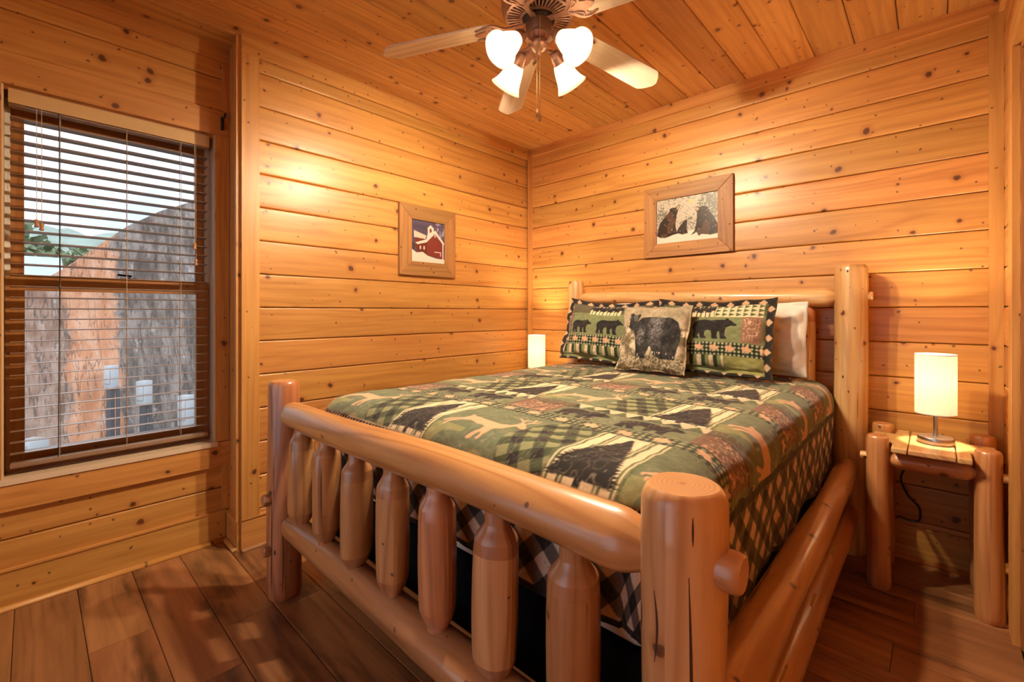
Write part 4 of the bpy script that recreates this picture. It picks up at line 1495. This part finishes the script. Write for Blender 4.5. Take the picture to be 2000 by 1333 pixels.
# ------------------------------------------------------------------ ceiling fan
FX, FYY = 1.295, -1.436
fan = empty('ceiling_fan', (FX, FYY, 2.345), 'copper ceiling fan with whitewashed blades and four tulip lights', 'fan')
put('housing', lathe(FX, FYY, [(0.0, H), (0.075, H), (0.105, 2.500), (0.132, 2.478), (0.150, 2.440), (0.152, 2.400), (0.146, 2.372), (0.138, 2.360), (0.134, 2.360), (0.134, 2.366), (0.0, 2.366)], 56), M['bronze'], fan)
put('dark_plate', lathe(FX, FYY, [(0.0, 2.3650), (0.1335, 2.3650), (0.1335, 2.3630), (0.0, 2.3630)], 40), M['black_gap'], fan)
ribs = [lathe(FX, FYY, [(0.128, 2.360), (0.136, 2.358), (0.136, 2.352), (0.126, 2.350), (0.124, 2.354)], 56), lathe(FX, FYY, [(0.066, 2.356), (0.078, 2.356), (0.078, 2.348), (0.066, 2.348)], 40)]
for k in range(44):
    a = 2 * math.pi * k / 44
    Mx = Matrix.Translation((FX, FYY, 0)) @ Matrix.Rotation(a, 4, 'Z')
    ribs.append(prism([(0.074, -0.0028), (0.130, -0.0048), (0.130, 0.0048), (0.074, 0.0028)], 2.3505, 2.3575, Mx))
o = put('vent_ring', merge(*ribs), M['bronze'], fan, sharp=35)
tag(o, kind='stuff')
put('rotor', lathe(FX, FYY, [(0.0, 2.362), (0.064, 2.362), (0.064, 2.340), (0.056, 2.336), (0.0, 2.336)], 36), M['black_gap'], fan)
put('switch_housing', lathe(FX, FYY, [(0.0, 2.350), (0.050, 2.350), (0.053, 2.346), (0.053, 2.300), (0.048, 2.292), (0.030, 2.290), (0.0, 2.290)], 36), M['bronze_dark'], fan)
put('neck', lathe(FX, FYY, [(0.0, 2.292), (0.036, 2.292), (0.030, 2.286), (0.028, 2.268), (0.034, 2.262), (0.0, 2.262)], 28), M['bronze'], fan)
put('fitter', lathe(FX, FYY, [(0.0, 2.264), (0.034, 2.263), (0.041, 2.256), (0.042, 2.248), (0.036, 2.234), (0.022, 2.222), (0.012, 2.216), (0.010, 2.208), (0.006, 2.202), (0.0, 2.201)], 32), M['bronze'], fan)

# blades
SL = -0.145
PITCH = math.radians(-11)
b0, b1 = 0.185, 0.662
bw0, bw1 = 0.056, 0.066
out = [(b0, -bw0 * 0.7), (b0 + 0.02, -bw0 * 0.98), (b0 + 0.06, -bw0 - 0.003)]
out += [(b1 - 0.060, -bw1), (b1 - 0.048, -bw1 + 0.002), (b1 - 0.022, -bw1 * 0.62), (b1 - 0.002, -0.012), (b1, 0.0), (b1 - 0.002, 0.012), (b1 - 0.022, bw1 * 0.62), (b1 - 0.048, bw1 - 0.002), (b1 - 0.060, bw1)]
out += [(b0 + 0.06, bw0 + 0.003), (b0 + 0.02, bw0 * 0.98), (b0, bw0 * 0.7)]
DROOP = math.atan(-SL)


def iron_shape():
    """scrolled bracket outline: a narrow arm that opens into a leafy fork under the blade root"""
    h = [(0.052, 0.014), (0.085, 0.011), (0.115, 0.010), (0.140, 0.014), (0.158, 0.028), (0.170, 0.046), (0.186, 0.058), (0.206, 0.061), (0.230, 0.056), (0.254, 0.046), (0.262, 0.040),
         (0.252, 0.036), (0.236, 0.041), (0.222, 0.038), (0.216, 0.028), (0.226, 0.021), (0.244, 0.018), (0.258, 0.010), (0.266, 0.0)]
    return [(a, -b) for a, b in h[::-1]][0:] + h[:0] if False else [(a, -b) for a, b in h] + [(a, b) for a, b in h[-2::-1]]


for k in range(5):
    a = math.radians(216.3 - 72 * k)
    Mx = Matrix.Translation((FX, FYY, 2.345)) @ Matrix.Rotation(a, 4, 'Z') @ Matrix.Rotation(DROOP, 4, 'Y') @ Matrix.Rotation(PITCH, 4, 'X')
    g = prism(out, -0.003, 0.004, Mx)
    uo, vo = random.uniform(0, 40), random.uniform(0, 40)
    uv = [(p[0] + uo, p[1] + vo) for p in out] * 2
    put('blade', (g[0], g[1], uv), M['blade_wood'], fan, smooth=False)
    Mi = Matrix.Translation((FX, FYY, 2.345)) @ Matrix.Rotation(a, 4, 'Z') @ Matrix.Rotation(DROOP, 4, 'Y') @ Matrix.Rotation(PITCH * 0.8, 4, 'X')
    gi = [prism(iron_shape(), -0.009, -0.0035, Mi)]
    for sg in (1, -1):
        c1 = [(0.150 + 0.0, sg * 0.004, -0.010), (0.175, sg * 0.020, -0.011), (0.190, sg * 0.040, -0.011), (0.212, sg * 0.050, -0.011), (0.236, sg * 0.047, -0.011), (0.256, sg * 0.040, -0.010)]
        gi.append(path_tube([tuple(Mi @ p) for p in smooth_path(c1, 5)], 0.0028, 6))
        c2 = [(0.165, sg * 0.012, -0.010), (0.190, sg * 0.018, -0.011), (0.205, sg * 0.030, -0.011), (0.198, sg * 0.040, -0.010), (0.186, sg * 0.036, -0.010)]
        gi.append(path_tube([tuple(Mi @ p) for p in smooth_path(c2, 5)], 0.0024, 6))
    put('blade_iron', merge(*gi), M['bronze'], fan, sharp=40)

# light kit
SHP = [(0.0, 0.0265), (0.012, 0.0305), (0.030, 0.0370), (0.052, 0.0435), (0.074, 0.0490), (0.092, 0.0555), (0.106, 0.0635), (0.114, 0.0690)]
for k, ang in enumerate((-5, 85, 175, 265)):
    a = math.radians(ang)
    rd = Vector((math.cos(a), math.sin(a), 0))
    ax = (rd * 0.74 + Vector((0, 0, -0.672))).normalized()
    c0 = Vector((FX, FYY, 0))
    s0 = c0 + rd * 0.104 + Vector((0, 0, 2.238))
    arm = put('arm', path_tube(smooth_path([c0 + rd * 0.030 + Vector((0, 0, 2.246)), c0 + rd * 0.055 + Vector((0, 0, 2.240)), c0 + rd * 0.078 + Vector((0, 0, 2.248)), s0 - ax * 0.012], 6), 0.0075, 10), M['bronze'], fan)
    put('socket_cup', tube(s0 - ax * 0.022, s0 + ax * 0.030, [(0, 0.010), (0.08, 0.019), (0.35, 0.025), (0.8, 0.030), (1.0, 0.031)], 24), M['bronze'], fan)
    q0 = s0 + ax * 0.022
    x_, y_, n_ = frame_vectors(ax)
    V, F = [], []
    seg = 36
    prof = [(d, r) for d, r in SHP] + [(d, r - 0.0028) for d, r in SHP[::-1]]
    for (d, r) in prof:
        for j in range(seg):
            t = 2 * math.pi * j / seg
            rr = r * (1 + 0.012 * math.cos(6 * t) * (d / 0.114))
            V.append(tuple(q0 + n_ * d + x_ * rr * math.cos(t) + y_ * rr * math.sin(t)))
    for i in range(len(prof) - 1):
        for j in range(seg):
            j2 = (j + 1) % seg
            F.append((i * seg + j, i * seg + j2, (i + 1) * seg + j2, (i + 1) * seg + j))
    put('shade', (V, F, None), M['shade_glass'], fan, sharp=80)
    bc = q0 + ax * 0.058
    put('bulb', tube(bc - ax * 0.036, bc + ax * 0.034, [(0, 0.012), (0.25, 0.015), (0.5, 0.024), (0.72, 0.027), (0.88, 0.020), (1.0, 0.006)], 18), M['bulb'], fan)

for (px, py, z1, z0) in ((FX - 0.004, FYY - 0.006, 2.205, 1.985), (FX + 0.040, FYY - 0.040, 2.325, 1.945)):
    beads = []
    ch = put('pull_chain', path_tube([(px, py, z1), (px, py, z0)], 0.0014, 6), M['brass'], fan)
    put('pendant', lathe(px, py, [(0.0, z0), (0.003, z0), (0.0055, z0 - 0.012), (0.0062, z0 - 0.024), (0.0058, z0 - 0.034), (0.0, z0 - 0.038)], 14), M['brass'], ch)


# ------------------------------------------------------------------ pictures
def picture(label, origin, ud, nd, w, h, fw, canvas, T=0.022):
    """mitred rustic frame around a flat print; origin is the lower left corner on the wall"""
    o, ud, nd = Vector(origin), Vector(ud), Vector(nd)
    up = Vector((0, 0, 1))
    r = empty('framed_picture', o, label, 'picture', None)
    Q = [((0, 0), (w, 0), (w - fw, fw), (fw, fw)), ((w, 0), (w, h), (w - fw, h - fw), (w - fw, fw)),
         ((w, h), (0, h), (fw, h - fw), (w - fw, h - fw)), ((0, h), (0, 0), (fw, fw), (fw, h - fw))]
    for i, q in enumerate(Q):
        V, U = [], []
        uo, vo = random.uniform(0, 40), random.uniform(0, 40)
        for d in (0.0, T):
            for (a, b) in q:
                V.append(tuple(o + ud * a + up * b + nd * d))
                U.append(((a if i % 2 == 0 else b) + uo, (b if i % 2 == 0 else a) + vo + d))
        F = [(3, 2, 1, 0), (4, 5, 6, 7)] + [(j, (j + 1) % 4, 4 + (j + 1) % 4, 4 + j) for j in range(4)]
        if ud.cross(up).dot(nd) < 0:
            F = [f[::-1] for f in F]
        ob = mk('frame_board', V, F, M['frame_wood'], r, U, smooth=False)
        b = ob.modifiers.new('edge', 'BEVEL')
        b.width = 0.0025
        b.segments = 2
    n = 130
    A, B = np.meshgrid(np.linspace(fw - 0.004, w - fw + 0.004, n), np.linspace(fw - 0.004, h - fw + 0.004, n))
    P = np.array(o) + A[..., None] * np.array(ud) + B[..., None] * np.array(up) + np.array(nd) * (T * 0.55)
    cw, chh = canvas.nx * canvas.res, canvas.ny * canvas.res
    c = canvas.sample((A - fw) / (w - 2 * fw) * cw, (B - fw) / (h - 2 * fw) * chh)
    mk('print', P.reshape(-1, 3), grid_faces(n, n, 0, ud.cross(up).dot(nd) < 0), M['print'], r, cols=c.reshape(-1, 3))
    return r


# winter barn
c = Canvas(0.27, 0.275, 0.001, (0.10, 0.075, 0.13))
n_ = vnoise(c.X * 40, c.Y * 40, 2)
c.a *= (0.7 + 0.5 * vnoise(c.X * 10, c.Y * 30, 4))[..., None]
m = (c.X > 0.19) & (c.Y > 0.15) & (vnoise(c.X * 120, c.Y * 60, 6) > 0.55)
c.a[m] = (0.30, 0.27, 0.36)
SNOW = (0.74, 0.66, 0.58)
c.fill([(0.02, 0.16), (0.11, 0.15), (0.12, 0.18), (0.02, 0.205)], (0.62, 0.56, 0.44))
c.fill([(0.03, 0.09), (0.13, 0.09), (0.13, 0.155), (0.03, 0.16)], (0.17, 0.035, 0.028))
c.fill([(0.130, 0.19), (0.130, 0.235), (0.155, 0.255), (0.18, 0.235), (0.18, 0.19)], SNOW)
c.fill([(0.145, 0.195), (0.145, 0.225), (0.155, 0.235), (0.163, 0.225), (0.163, 0.195)], (0.20, 0.05, 0.03))
c.fill([(0.125, 0.05), (0.265, 0.03), (0.265, 0.15), (0.19, 0.215), (0.125, 0.15)], (0.20, 0.038, 0.030))
c.fill([(0.045, 0.05), (0.125, 0.05), (0.125, 0.145), (0.045, 0.125)], (0.13, 0.028, 0.022))
c.fill([(0.03, 0.125), (0.05, 0.115), (0.12, 0.135), (0.19, 0.20), (0.262, 0.13), (0.270, 0.14), (0.195, 0.222), (0.13, 0.195), (0.12, 0.155)], SNOW)
c.fill([(0.254, 0.02), (0.262, 0.02), (0.262, 0.14), (0.254, 0.145)], SNOW)
for x in (0.065, 0.095):
    c.rect(x, 0.085, x + 0.012, 0.108, (0.62, 0.48, 0.38))
c.rect(0.186, 0.175, 0.195, 0.195, SNOW)
c.rect(0.185, 0.073, 0.24, 0.078, SNOW)
c.rect(0.235, 0.05, 0.24, 0.078, SNOW)
c.rect(0.0, 0.08, 0.025, 0.125, (0.05, 0.05, 0.05))
c.fill([(0, 0), (0.27, 0), (0.27, 0.03), (0.2, 0.032), (0.13, 0.046), (0.09, 0.068), (0.04, 0.06), (0.0, 0.082)], SNOW)
picture('framed print of a red barn in snow on the left wall', (0.0, -1.263, 1.400), (0, 1, 0), (1, 0, 0), 0.452, 0.455, 0.092, c)

# bears in falling snow
c = Canvas(0.386, 0.285, 0.001, (0.50, 0.44, 0.35))
n1, n2 = vnoise(c.X * 22, c.Y * 22, 2), vnoise(c.X * 160, c.Y * 160, 3)
tr = np.clip(1 - ((c.X - 0.04) / 0.06) ** 2 - ((c.Y - 0.17) / 0.09) ** 2, 0, 1) + np.clip(1.2 - ((c.X - 0.37) / 0.11) ** 2 - ((c.Y - 0.22) / 0.13) ** 2, 0, 1) + 0.6 * np.clip(1 - ((c.X - 0.21) / 0.06) ** 2 - ((c.Y - 0.12) / 0.06) ** 2, 0, 1)
dk = (n2 + 0.45 * tr + 0.15 * n1 > 0.86)
c.a[dk] = (0.17, 0.165, 0.13)
c.fill([(0.0, 0.0), (0.386, 0.0), (0.386, 0.055), (0.25, 0.07), (0.19, 0.06), (0.1, 0.05), (0.0, 0.05)], (0.78, 0.68, 0.56))


def snow_bear(pts, snout):
    m = c.mask(pts)
    base_ = np.where((n1 > 0.6)[..., None], np.array((0.085, 0.042, 0.022)), np.array((0.030, 0.017, 0.011)))
    c.a[m] = base_[m]
    c.a[m & (n2 > 0.93)] = (0.6, 0.5, 0.4)
    c.fill(snout, (0.50, 0.34, 0.20))


snow_bear([(0.0, 0.055), (0.008, 0.10), (0.03, 0.145), (0.062, 0.18), (0.085, 0.205), (0.088, 0.222), (0.105, 0.226), (0.125, 0.224), (0.14, 0.238), (0.152, 0.242), (0.152, 0.225), (0.142, 0.205), (0.134, 0.18), (0.13, 0.15), (0.125, 0.11), (0.13, 0.075), (0.14, 0.055), (0.11, 0.05), (0.06, 0.035), (0.02, 0.04)],
          [(0.130, 0.215), (0.138, 0.232), (0.15, 0.238), (0.148, 0.222), (0.138, 0.208)])
snow_bear([(0.13, 0.06), (0.145, 0.09), (0.165, 0.115), (0.18, 0.13), (0.195, 0.14), (0.205, 0.135), (0.20, 0.115), (0.195, 0.085), (0.205, 0.05), (0.17, 0.045)], [(0.195, 0.128), (0.203, 0.136), (0.206, 0.128)])
snow_bear([(0.222, 0.035), (0.245, 0.06), (0.255, 0.10), (0.26, 0.145), (0.262, 0.175), (0.252, 0.19), (0.25, 0.21), (0.262, 0.212), (0.275, 0.205), (0.30, 0.208), (0.325, 0.20), (0.335, 0.18), (0.35, 0.15), (0.375, 0.11), (0.386, 0.08), (0.386, 0.03), (0.34, 0.025), (0.29, 0.035), (0.27, 0.025), (0.26, 0.05)],
          [(0.253, 0.19), (0.252, 0.207), (0.265, 0.205), (0.275, 0.195), (0.265, 0.183)])
for ang in range(0, 360, 45):
    a = math.radians(ang)
    L_ = 0.024 if ang % 90 == 0 else 0.014
    c.fill([(0.228 + 0.003 * math.sin(a), 0.245 - 0.003 * math.cos(a)), (0.228 + L_ * math.cos(a), 0.245 + L_ * math.sin(a)), (0.228 - 0.003 * math.sin(a), 0.245 + 0.003 * math.cos(a))], (0.72, 0.52, 0.12))
picture('framed print of three black bears under a star above the headboard', (1.040, 0.0, 1.523), (1, 0, 0), (0, -1, 0), 0.564, 0.460, 0.088, c)

# ------------------------------------------------------------------ window blind
XB = -0.226
blind = empty('window_blind', (XB, (WY0 + WY1) / 2, 1.99), 'open wooden slat blind hanging in the window', 'blind')
BY0, BY1 = WY0 + 0.014, WY1 - 0.020
put('headrail', box((XB - 0.026, BY0 + 0.006, 1.985), (XB + 0.022, BY1 - 0.006, 2.032), 1), M['slat'], blind)
put('valance', box((XB + 0.026, BY0, 1.990), (XB + 0.034, BY1, 2.046), 1), M['valance'], blind)
for yv in (BY0, BY1 - 0.008):
    put('valance_return', box((XB - 0.02, yv, 1.990), (XB + 0.026, yv + 0.008, 2.046), 1), M['valance'], blind)
SP = 0.0447
zs = [1.936 - SP * k for k in range(31)]


def slat_g(z):
    V, F, U = [], [], []
    n = 6
    w_ = 0.0245
    for yv in (BY0 + 0.004, BY1 - 0.004):
        for s in (1, -1):
            for i in range(n + 1):
                t = (i / n * 2 - 1) * s
                V.append((XB + w_ * t, yv, z + 0.0022 * (1 - t * t) + 0.0012 * s + 0.0018 * t))
    k = 2 * (n + 1)
    for i in range(k):
        j = (i + 1) % k
        F.append((i, j, k + j, k + i))
    F += [tuple(range(k))[::-1], tuple(range(k, 2 * k))]
    return V, F, None


s0 = put('slat', slat_g(zs[0]), M['slat'], blind, sharp=50)
for z in zs[1:]:
    s = s0.copy()
    COL.objects.link(s)
    s.location = (0, 0, z - zs[0])
put('bottom_rail', soft_box((XB - 0.026, BY0 + 0.004, 0.540), (XB + 0.026, BY1 - 0.004, 0.560), 0.004, 2), M['slat'], blind)
for yv in (-2.760, -2.545, -2.345):
    g = [path_tube([(XB + 0.0262, yv, 1.99), (XB + 0.0262, yv, 0.553)], 0.0011, 5), path_tube([(XB - 0.0262, yv + 0.004, 1.99), (XB - 0.0262, yv + 0.004, 0.553)], 0.0011, 5)]
    for z in zs:
        g.append(path_tube([(XB + 0.0262, yv, z - 0.003), (XB - 0.0262, yv + 0.004, z - 0.003)], 0.0007, 4))
    put('ladder_cord', merge(*g), M['cord'], blind)
for (yv, zl) in ((-2.826, 1.535), (-2.812, 1.523), (-2.292, 1.500), (-2.286, 1.420)):
    cd = put('lift_cord', path_tube([(XB + 0.036, yv, 1.99), (XB + 0.038, yv, zl)], 0.0011, 5), M['cord'], blind)
    xx, r_ = XB + 0.038, 0.0065
    put('tassel', lathe(xx, yv, [(0.0, zl + 0.004), (0.006, zl + 0.002), (0.0082, zl - 0.004), (0.0055, zl - 0.012), (0.0062, zl - 0.020), (0.0085, zl - 0.027), (0.0, zl - 0.030)], 14), M['tassel'], cd)
put('tilt_cord', path_tube([(XB + 0.030, -2.762, 1.99), (XB + 0.031, -2.760, 1.3), (XB + 0.0275, -2.764, 0.56)], 0.0016, 5), M['black_metal'], blind)

# little black hook at the top right of the window
hk = put('wall_hook', merge(box((XW + 0.020, -2.186, 2.085), (XW + 0.026, -2.172, 2.150), 2), path_tube(smooth_path([(XW + 0.026, -2.179, 2.140), (XW + 0.040, -2.176, 2.145), (XW + 0.046, -2.172, 2.158), (XW + 0.036, -2.170, 2.166)], 4), 0.005, 8),
                            box((XW + 0.026, -2.184, 2.088), (XW + 0.032, -2.175, 2.128), 2)), M['black_metal'])
tag(hk, 'small black iron hook on the header board right of the window', 'hook')

# ------------------------------------------------------------------ outside the window
def rock_mat():
    m, t, b = principled('netted_rock_slope')
    tcn = t.add('ShaderNodeTexCoord')
    x, y, z = t.sep(tcn.outputs['Object'])
    n1 = t.noise(tcn.outputs['Object'], 1.3, 4.0, 0.6)
    streak = t.noise(t.comb(t.math('MULTIPLY', x, 2.0), t.math('MULTIPLY', y, 5.0), t.math('MULTIPLY', z, 0.8)), 1.0, 4.0, 0.65)
    fine = t.noise(tcn.outputs['Object'], 9.0, 4.0, 0.7)
    grey = t.mix(t.rng(streak, 0.35, 0.65), (0.11, 0.088, 0.076), (0.29, 0.235, 0.208))
    grey = t.mix(t.rng(fine, 0.55, 0.75), grey, (0.10, 0.085, 0.075))
    sunlit_rock = t.mix(t.rng(streak, 0.3, 0.7), (0.52, 0.21, 0.10), (0.64, 0.35, 0.22))  # warm sunlit streak, painted into the rock colour by position
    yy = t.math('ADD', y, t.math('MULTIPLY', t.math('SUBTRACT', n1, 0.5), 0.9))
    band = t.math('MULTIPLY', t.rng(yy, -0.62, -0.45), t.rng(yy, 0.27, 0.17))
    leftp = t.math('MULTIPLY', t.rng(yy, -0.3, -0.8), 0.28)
    c = t.mix(t.math('MAXIMUM', t.math('MULTIPLY', band, 0.9), leftp), grey, sunlit_rock)
    # loose netting and cracks: thin dark lines running down the face
    for sc, sz, wd in ((3.4, 0.32, 0.013), (8.0, 1.0, 0.012)):
        cn = t.noise(t.comb(t.math('MULTIPLY', y, sc), t.math('MULTIPLY', z, sz), t.math('MULTIPLY', x, 0.4)), 1.0, 3.0, 0.55)
        ln = t.rng(t.math('ABSOLUTE', t.math('SUBTRACT', cn, 0.5)), wd, wd * 0.3)
        c = t.mix(t.math('MULTIPLY', ln, 0.55), c, (0.045, 0.04, 0.04))
    pale = t.noise(t.comb(t.math('MULTIPLY', y, 7.0), t.math('MULTIPLY', z, 3.0), 4.0), 1.0, 4.0, 0.7)
    c = t.mix(t.math('MULTIPLY', t.rng(pale, 0.58, 0.70), 0.55), c, (0.52, 0.47, 0.44))
    t.put(b.inputs['Base Color'], c)
    b.inputs['Roughness'].default_value = 0.9
    return m


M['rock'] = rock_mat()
M['leaf'] = plain('tree_leaf', (0.30, 0.37, 0.22), 0.7, noise=0.6, nscale=1.5)
M['bark'] = plain('bark', (0.12, 0.09, 0.07), 0.9)
M['roof'] = plain('pale_metal_roof', (0.55, 0.60, 0.66), 0.45, noise=0.15, nscale=2.0)
M['siding'] = plain('grey_siding', (0.20, 0.19, 0.18), 0.8)
M['meter'] = plain('grey_meter_box', (0.52, 0.53, 0.55), 0.5)
M['conduit'] = plain('dark_conduit', (0.10, 0.10, 0.11), 0.6)
M['gravel'] = plain('gravel_yard', (0.30, 0.25, 0.21), 0.95, noise=0.5, nscale=4)

GZ = -1.6
ground = structure('ground', box((-60, -30, GZ - 0.2), (-0.6, 30, GZ), 0), M['gravel'])

ny, nx = 110, 150
Yg, Tg2 = np.meshgrid(np.linspace(-9, 9, nx), np.linspace(0, 1, ny))
crest = np.interp(Yg, [-9, -3.2, -2.6, -2.32, -1.85, -1.32, -0.7, -0.05, 1.2, 3, 9], [1.5, 1.75, 1.9, 2.14, 2.62, 3.16, 3.6, 3.97, 4.5, 5.2, 6.0])
face = np.clip(Tg2 / 0.8, 0, 1)
backt = np.clip((Tg2 - 0.8) / 0.2, 0, 1)
Zg = GZ + (crest - GZ) * (face ** 0.95) - backt * 1.2
Xg = -8.5 - 2.5 * face - backt * 4.0
bump_ = 0.30 * (vnoise(Yg * 1.2 + 20, Zg * 0.8 + 20, 71) - 0.5) + 0.22 * (vnoise(Yg * 4 + 40, Zg * 1.6 + 20, 72) - 0.5) + 0.10 * (vnoise(Yg * 9 + 90, Zg * 6 + 60, 73) - 0.5)
Xg = Xg + bump_ * 1.2
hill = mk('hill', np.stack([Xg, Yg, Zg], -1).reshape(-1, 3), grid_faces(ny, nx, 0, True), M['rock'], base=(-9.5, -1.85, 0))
tag(hill, 'steep slope of grey rock with a sunlit orange streak painted on outside the window', kind='structure')


Yg, Tg2 = np.meshgrid(np.linspace(-70, 60, 180), np.linspace(0, 1, 12))
Zg = GZ + (9.6 - GZ + 2.2 * (vnoise(Yg * 0.06 + 30, Yg * 0 + 3, 75) - 0.5) + 1.3 * (vnoise(Yg * 0.9 + 70, Tg2 * 3, 76) - 0.5)) * np.sin(np.clip(Tg2, 0, 1) * math.pi / 2)
Xg = -52 - 10 * Tg2 + 1.5 * vnoise(Yg * 0.7 + 60, Tg2 * 7, 77)
M['ridge'] = plain('hazy_wooded_ridge', (0.40, 0.48, 0.42), 0.95, noise=0.5, nscale=0.7)
ridge = mk('hills', np.stack([Xg, Yg, Zg], -1).reshape(-1, 3), grid_faces(12, 180, 0, True), M['ridge'], base=(-55, 0, 0))
tag(ridge, 'hazy wooded ridge on the horizon', kind='structure')


def tree(x, y, h, r, seed, label):
    r0 = np.random.default_rng(seed)
    o = empty('tree', (x, y, GZ), label, 'tree', 'trees behind the roof')
    put('trunk', tube((x, y, GZ), (x, y, GZ + h * 0.7), [(0, 0.22), (0.5, 0.16), (1, 0.06)], 10, 0.02, seed=seed), M['bark'], o)
    n = 1500
    d = r0.normal(size=(n, 3))
    d /= np.linalg.norm(d, axis=1)[:, None]
    lump = 0.75 + 0.5 * vnoise(d[:, 0] * 2.5 + 9, d[:, 2] * 2.5 + d[:, 1] * 2 + 9, seed)
    p = d * (r0.random((n, 1)) ** 0.4) * lump[:, None] * np.array((r, r, h * 0.36)) + np.array((x, y, GZ + h * 0.64))
    a = r0.normal(size=(n, 3)) * 0.16
    b = r0.normal(size=(n, 3)) * 0.16
    V = np.stack([p - a, p - b, p + a, p + b], 1).reshape(-1, 3)
    f = mk('foliage', V, np.arange(4 * n).reshape(n, 4), M['leaf'], o, smooth=False)
    tag(f, kind='stuff')
    return o


LB = ('pale leafy tree nearest the window frame, left above the roof', 'pale green tree behind the ridge of the roof', 'hazy tree beyond the roof, just right of its ridge', 'hazy tree at the foot of the slope skyline',
      'hazy tree half hidden by the slope skyline', 'hazy tree mostly hidden behind the slope', 'leafy tree hidden by the left window jamb')
for k, (x, y, h, r) in enumerate(((-26, -4.0, 7.0, 1.6), (-31, -2.6, 6.3, 1.7), (-36, -0.4, 6.6, 1.5), (-31, 1.2, 6.0, 1.7))):
    tree(x, y, h, r, 80 + k, LB[k])

house = empty('house', (-20, -5, GZ), 'low building with a pale metal roof seen through the window', 'building')
put('wall', box((-22, -9, GZ), (-18.2, -2.4, 2.25), 1), M['siding'], house)
put('roof', merge(prism([(-17.8, 2.12), (-20.1, 2.98), (-22.4, 2.12), (-22.4, 2.22), (-20.1, 3.08), (-17.8, 2.22)], 0, 7.2, Matrix(((1, 0, 0, 0), (0, 0, 1, -9.3), (0, 1, 0, 0), (0, 0, 0, 1))))), M['roof'], house, smooth=False)

for k, (y, z, w_, h_, lb) in enumerate(((-1.90, 0.06, 0.17, 0.38, 'grey utility box on a post, the tallest of three'), (-1.46, -0.27, 0.20, 0.42, 'grey utility box on a post, the middle of three'), (-0.85, -0.68, 0.22, 0.56, 'grey utility box low on the right, before the slope'), (-2.84, -1.0, 0.34, 0.36, 'pale utility box in the lower left of the window view'))):
    x = -7.8
    p = empty('utility_box', (x, y, GZ), lb, 'utility box', 'utility boxes in front of the slope')
    put('cabinet', soft_box((x - w_ * 0.42, y - w_ * 0.42, z - h_ / 2), (x + w_ * 0.42, y + w_ * 0.42, z + h_ / 2), 0.012, 2), M['meter'], p)
    put('cover', soft_box((x - w_ * 0.3, y - w_ * 0.55, z - h_ * 0.30), (x + w_ * 0.3, y - w_ * 0.42, z + h_ * 0.34), 0.01, 2), M['meter'], p)
    p.rotation_euler.z = math.radians(40)
    put('post', box((x - 0.05, y - 0.045, GZ), (x + 0.03, y + 0.035, z - h_ / 2), 2), M['conduit'], p)
    if z - h_ / 2 > GZ + 0.3:
        put('conduit', path_tube([(x + 0.05, y + 0.065, z - h_ / 2), (x + 0.05, y + 0.075, GZ + 0.4), (x + 0.05, y + 0.07, GZ)], 0.028, 8), M['conduit'], p)
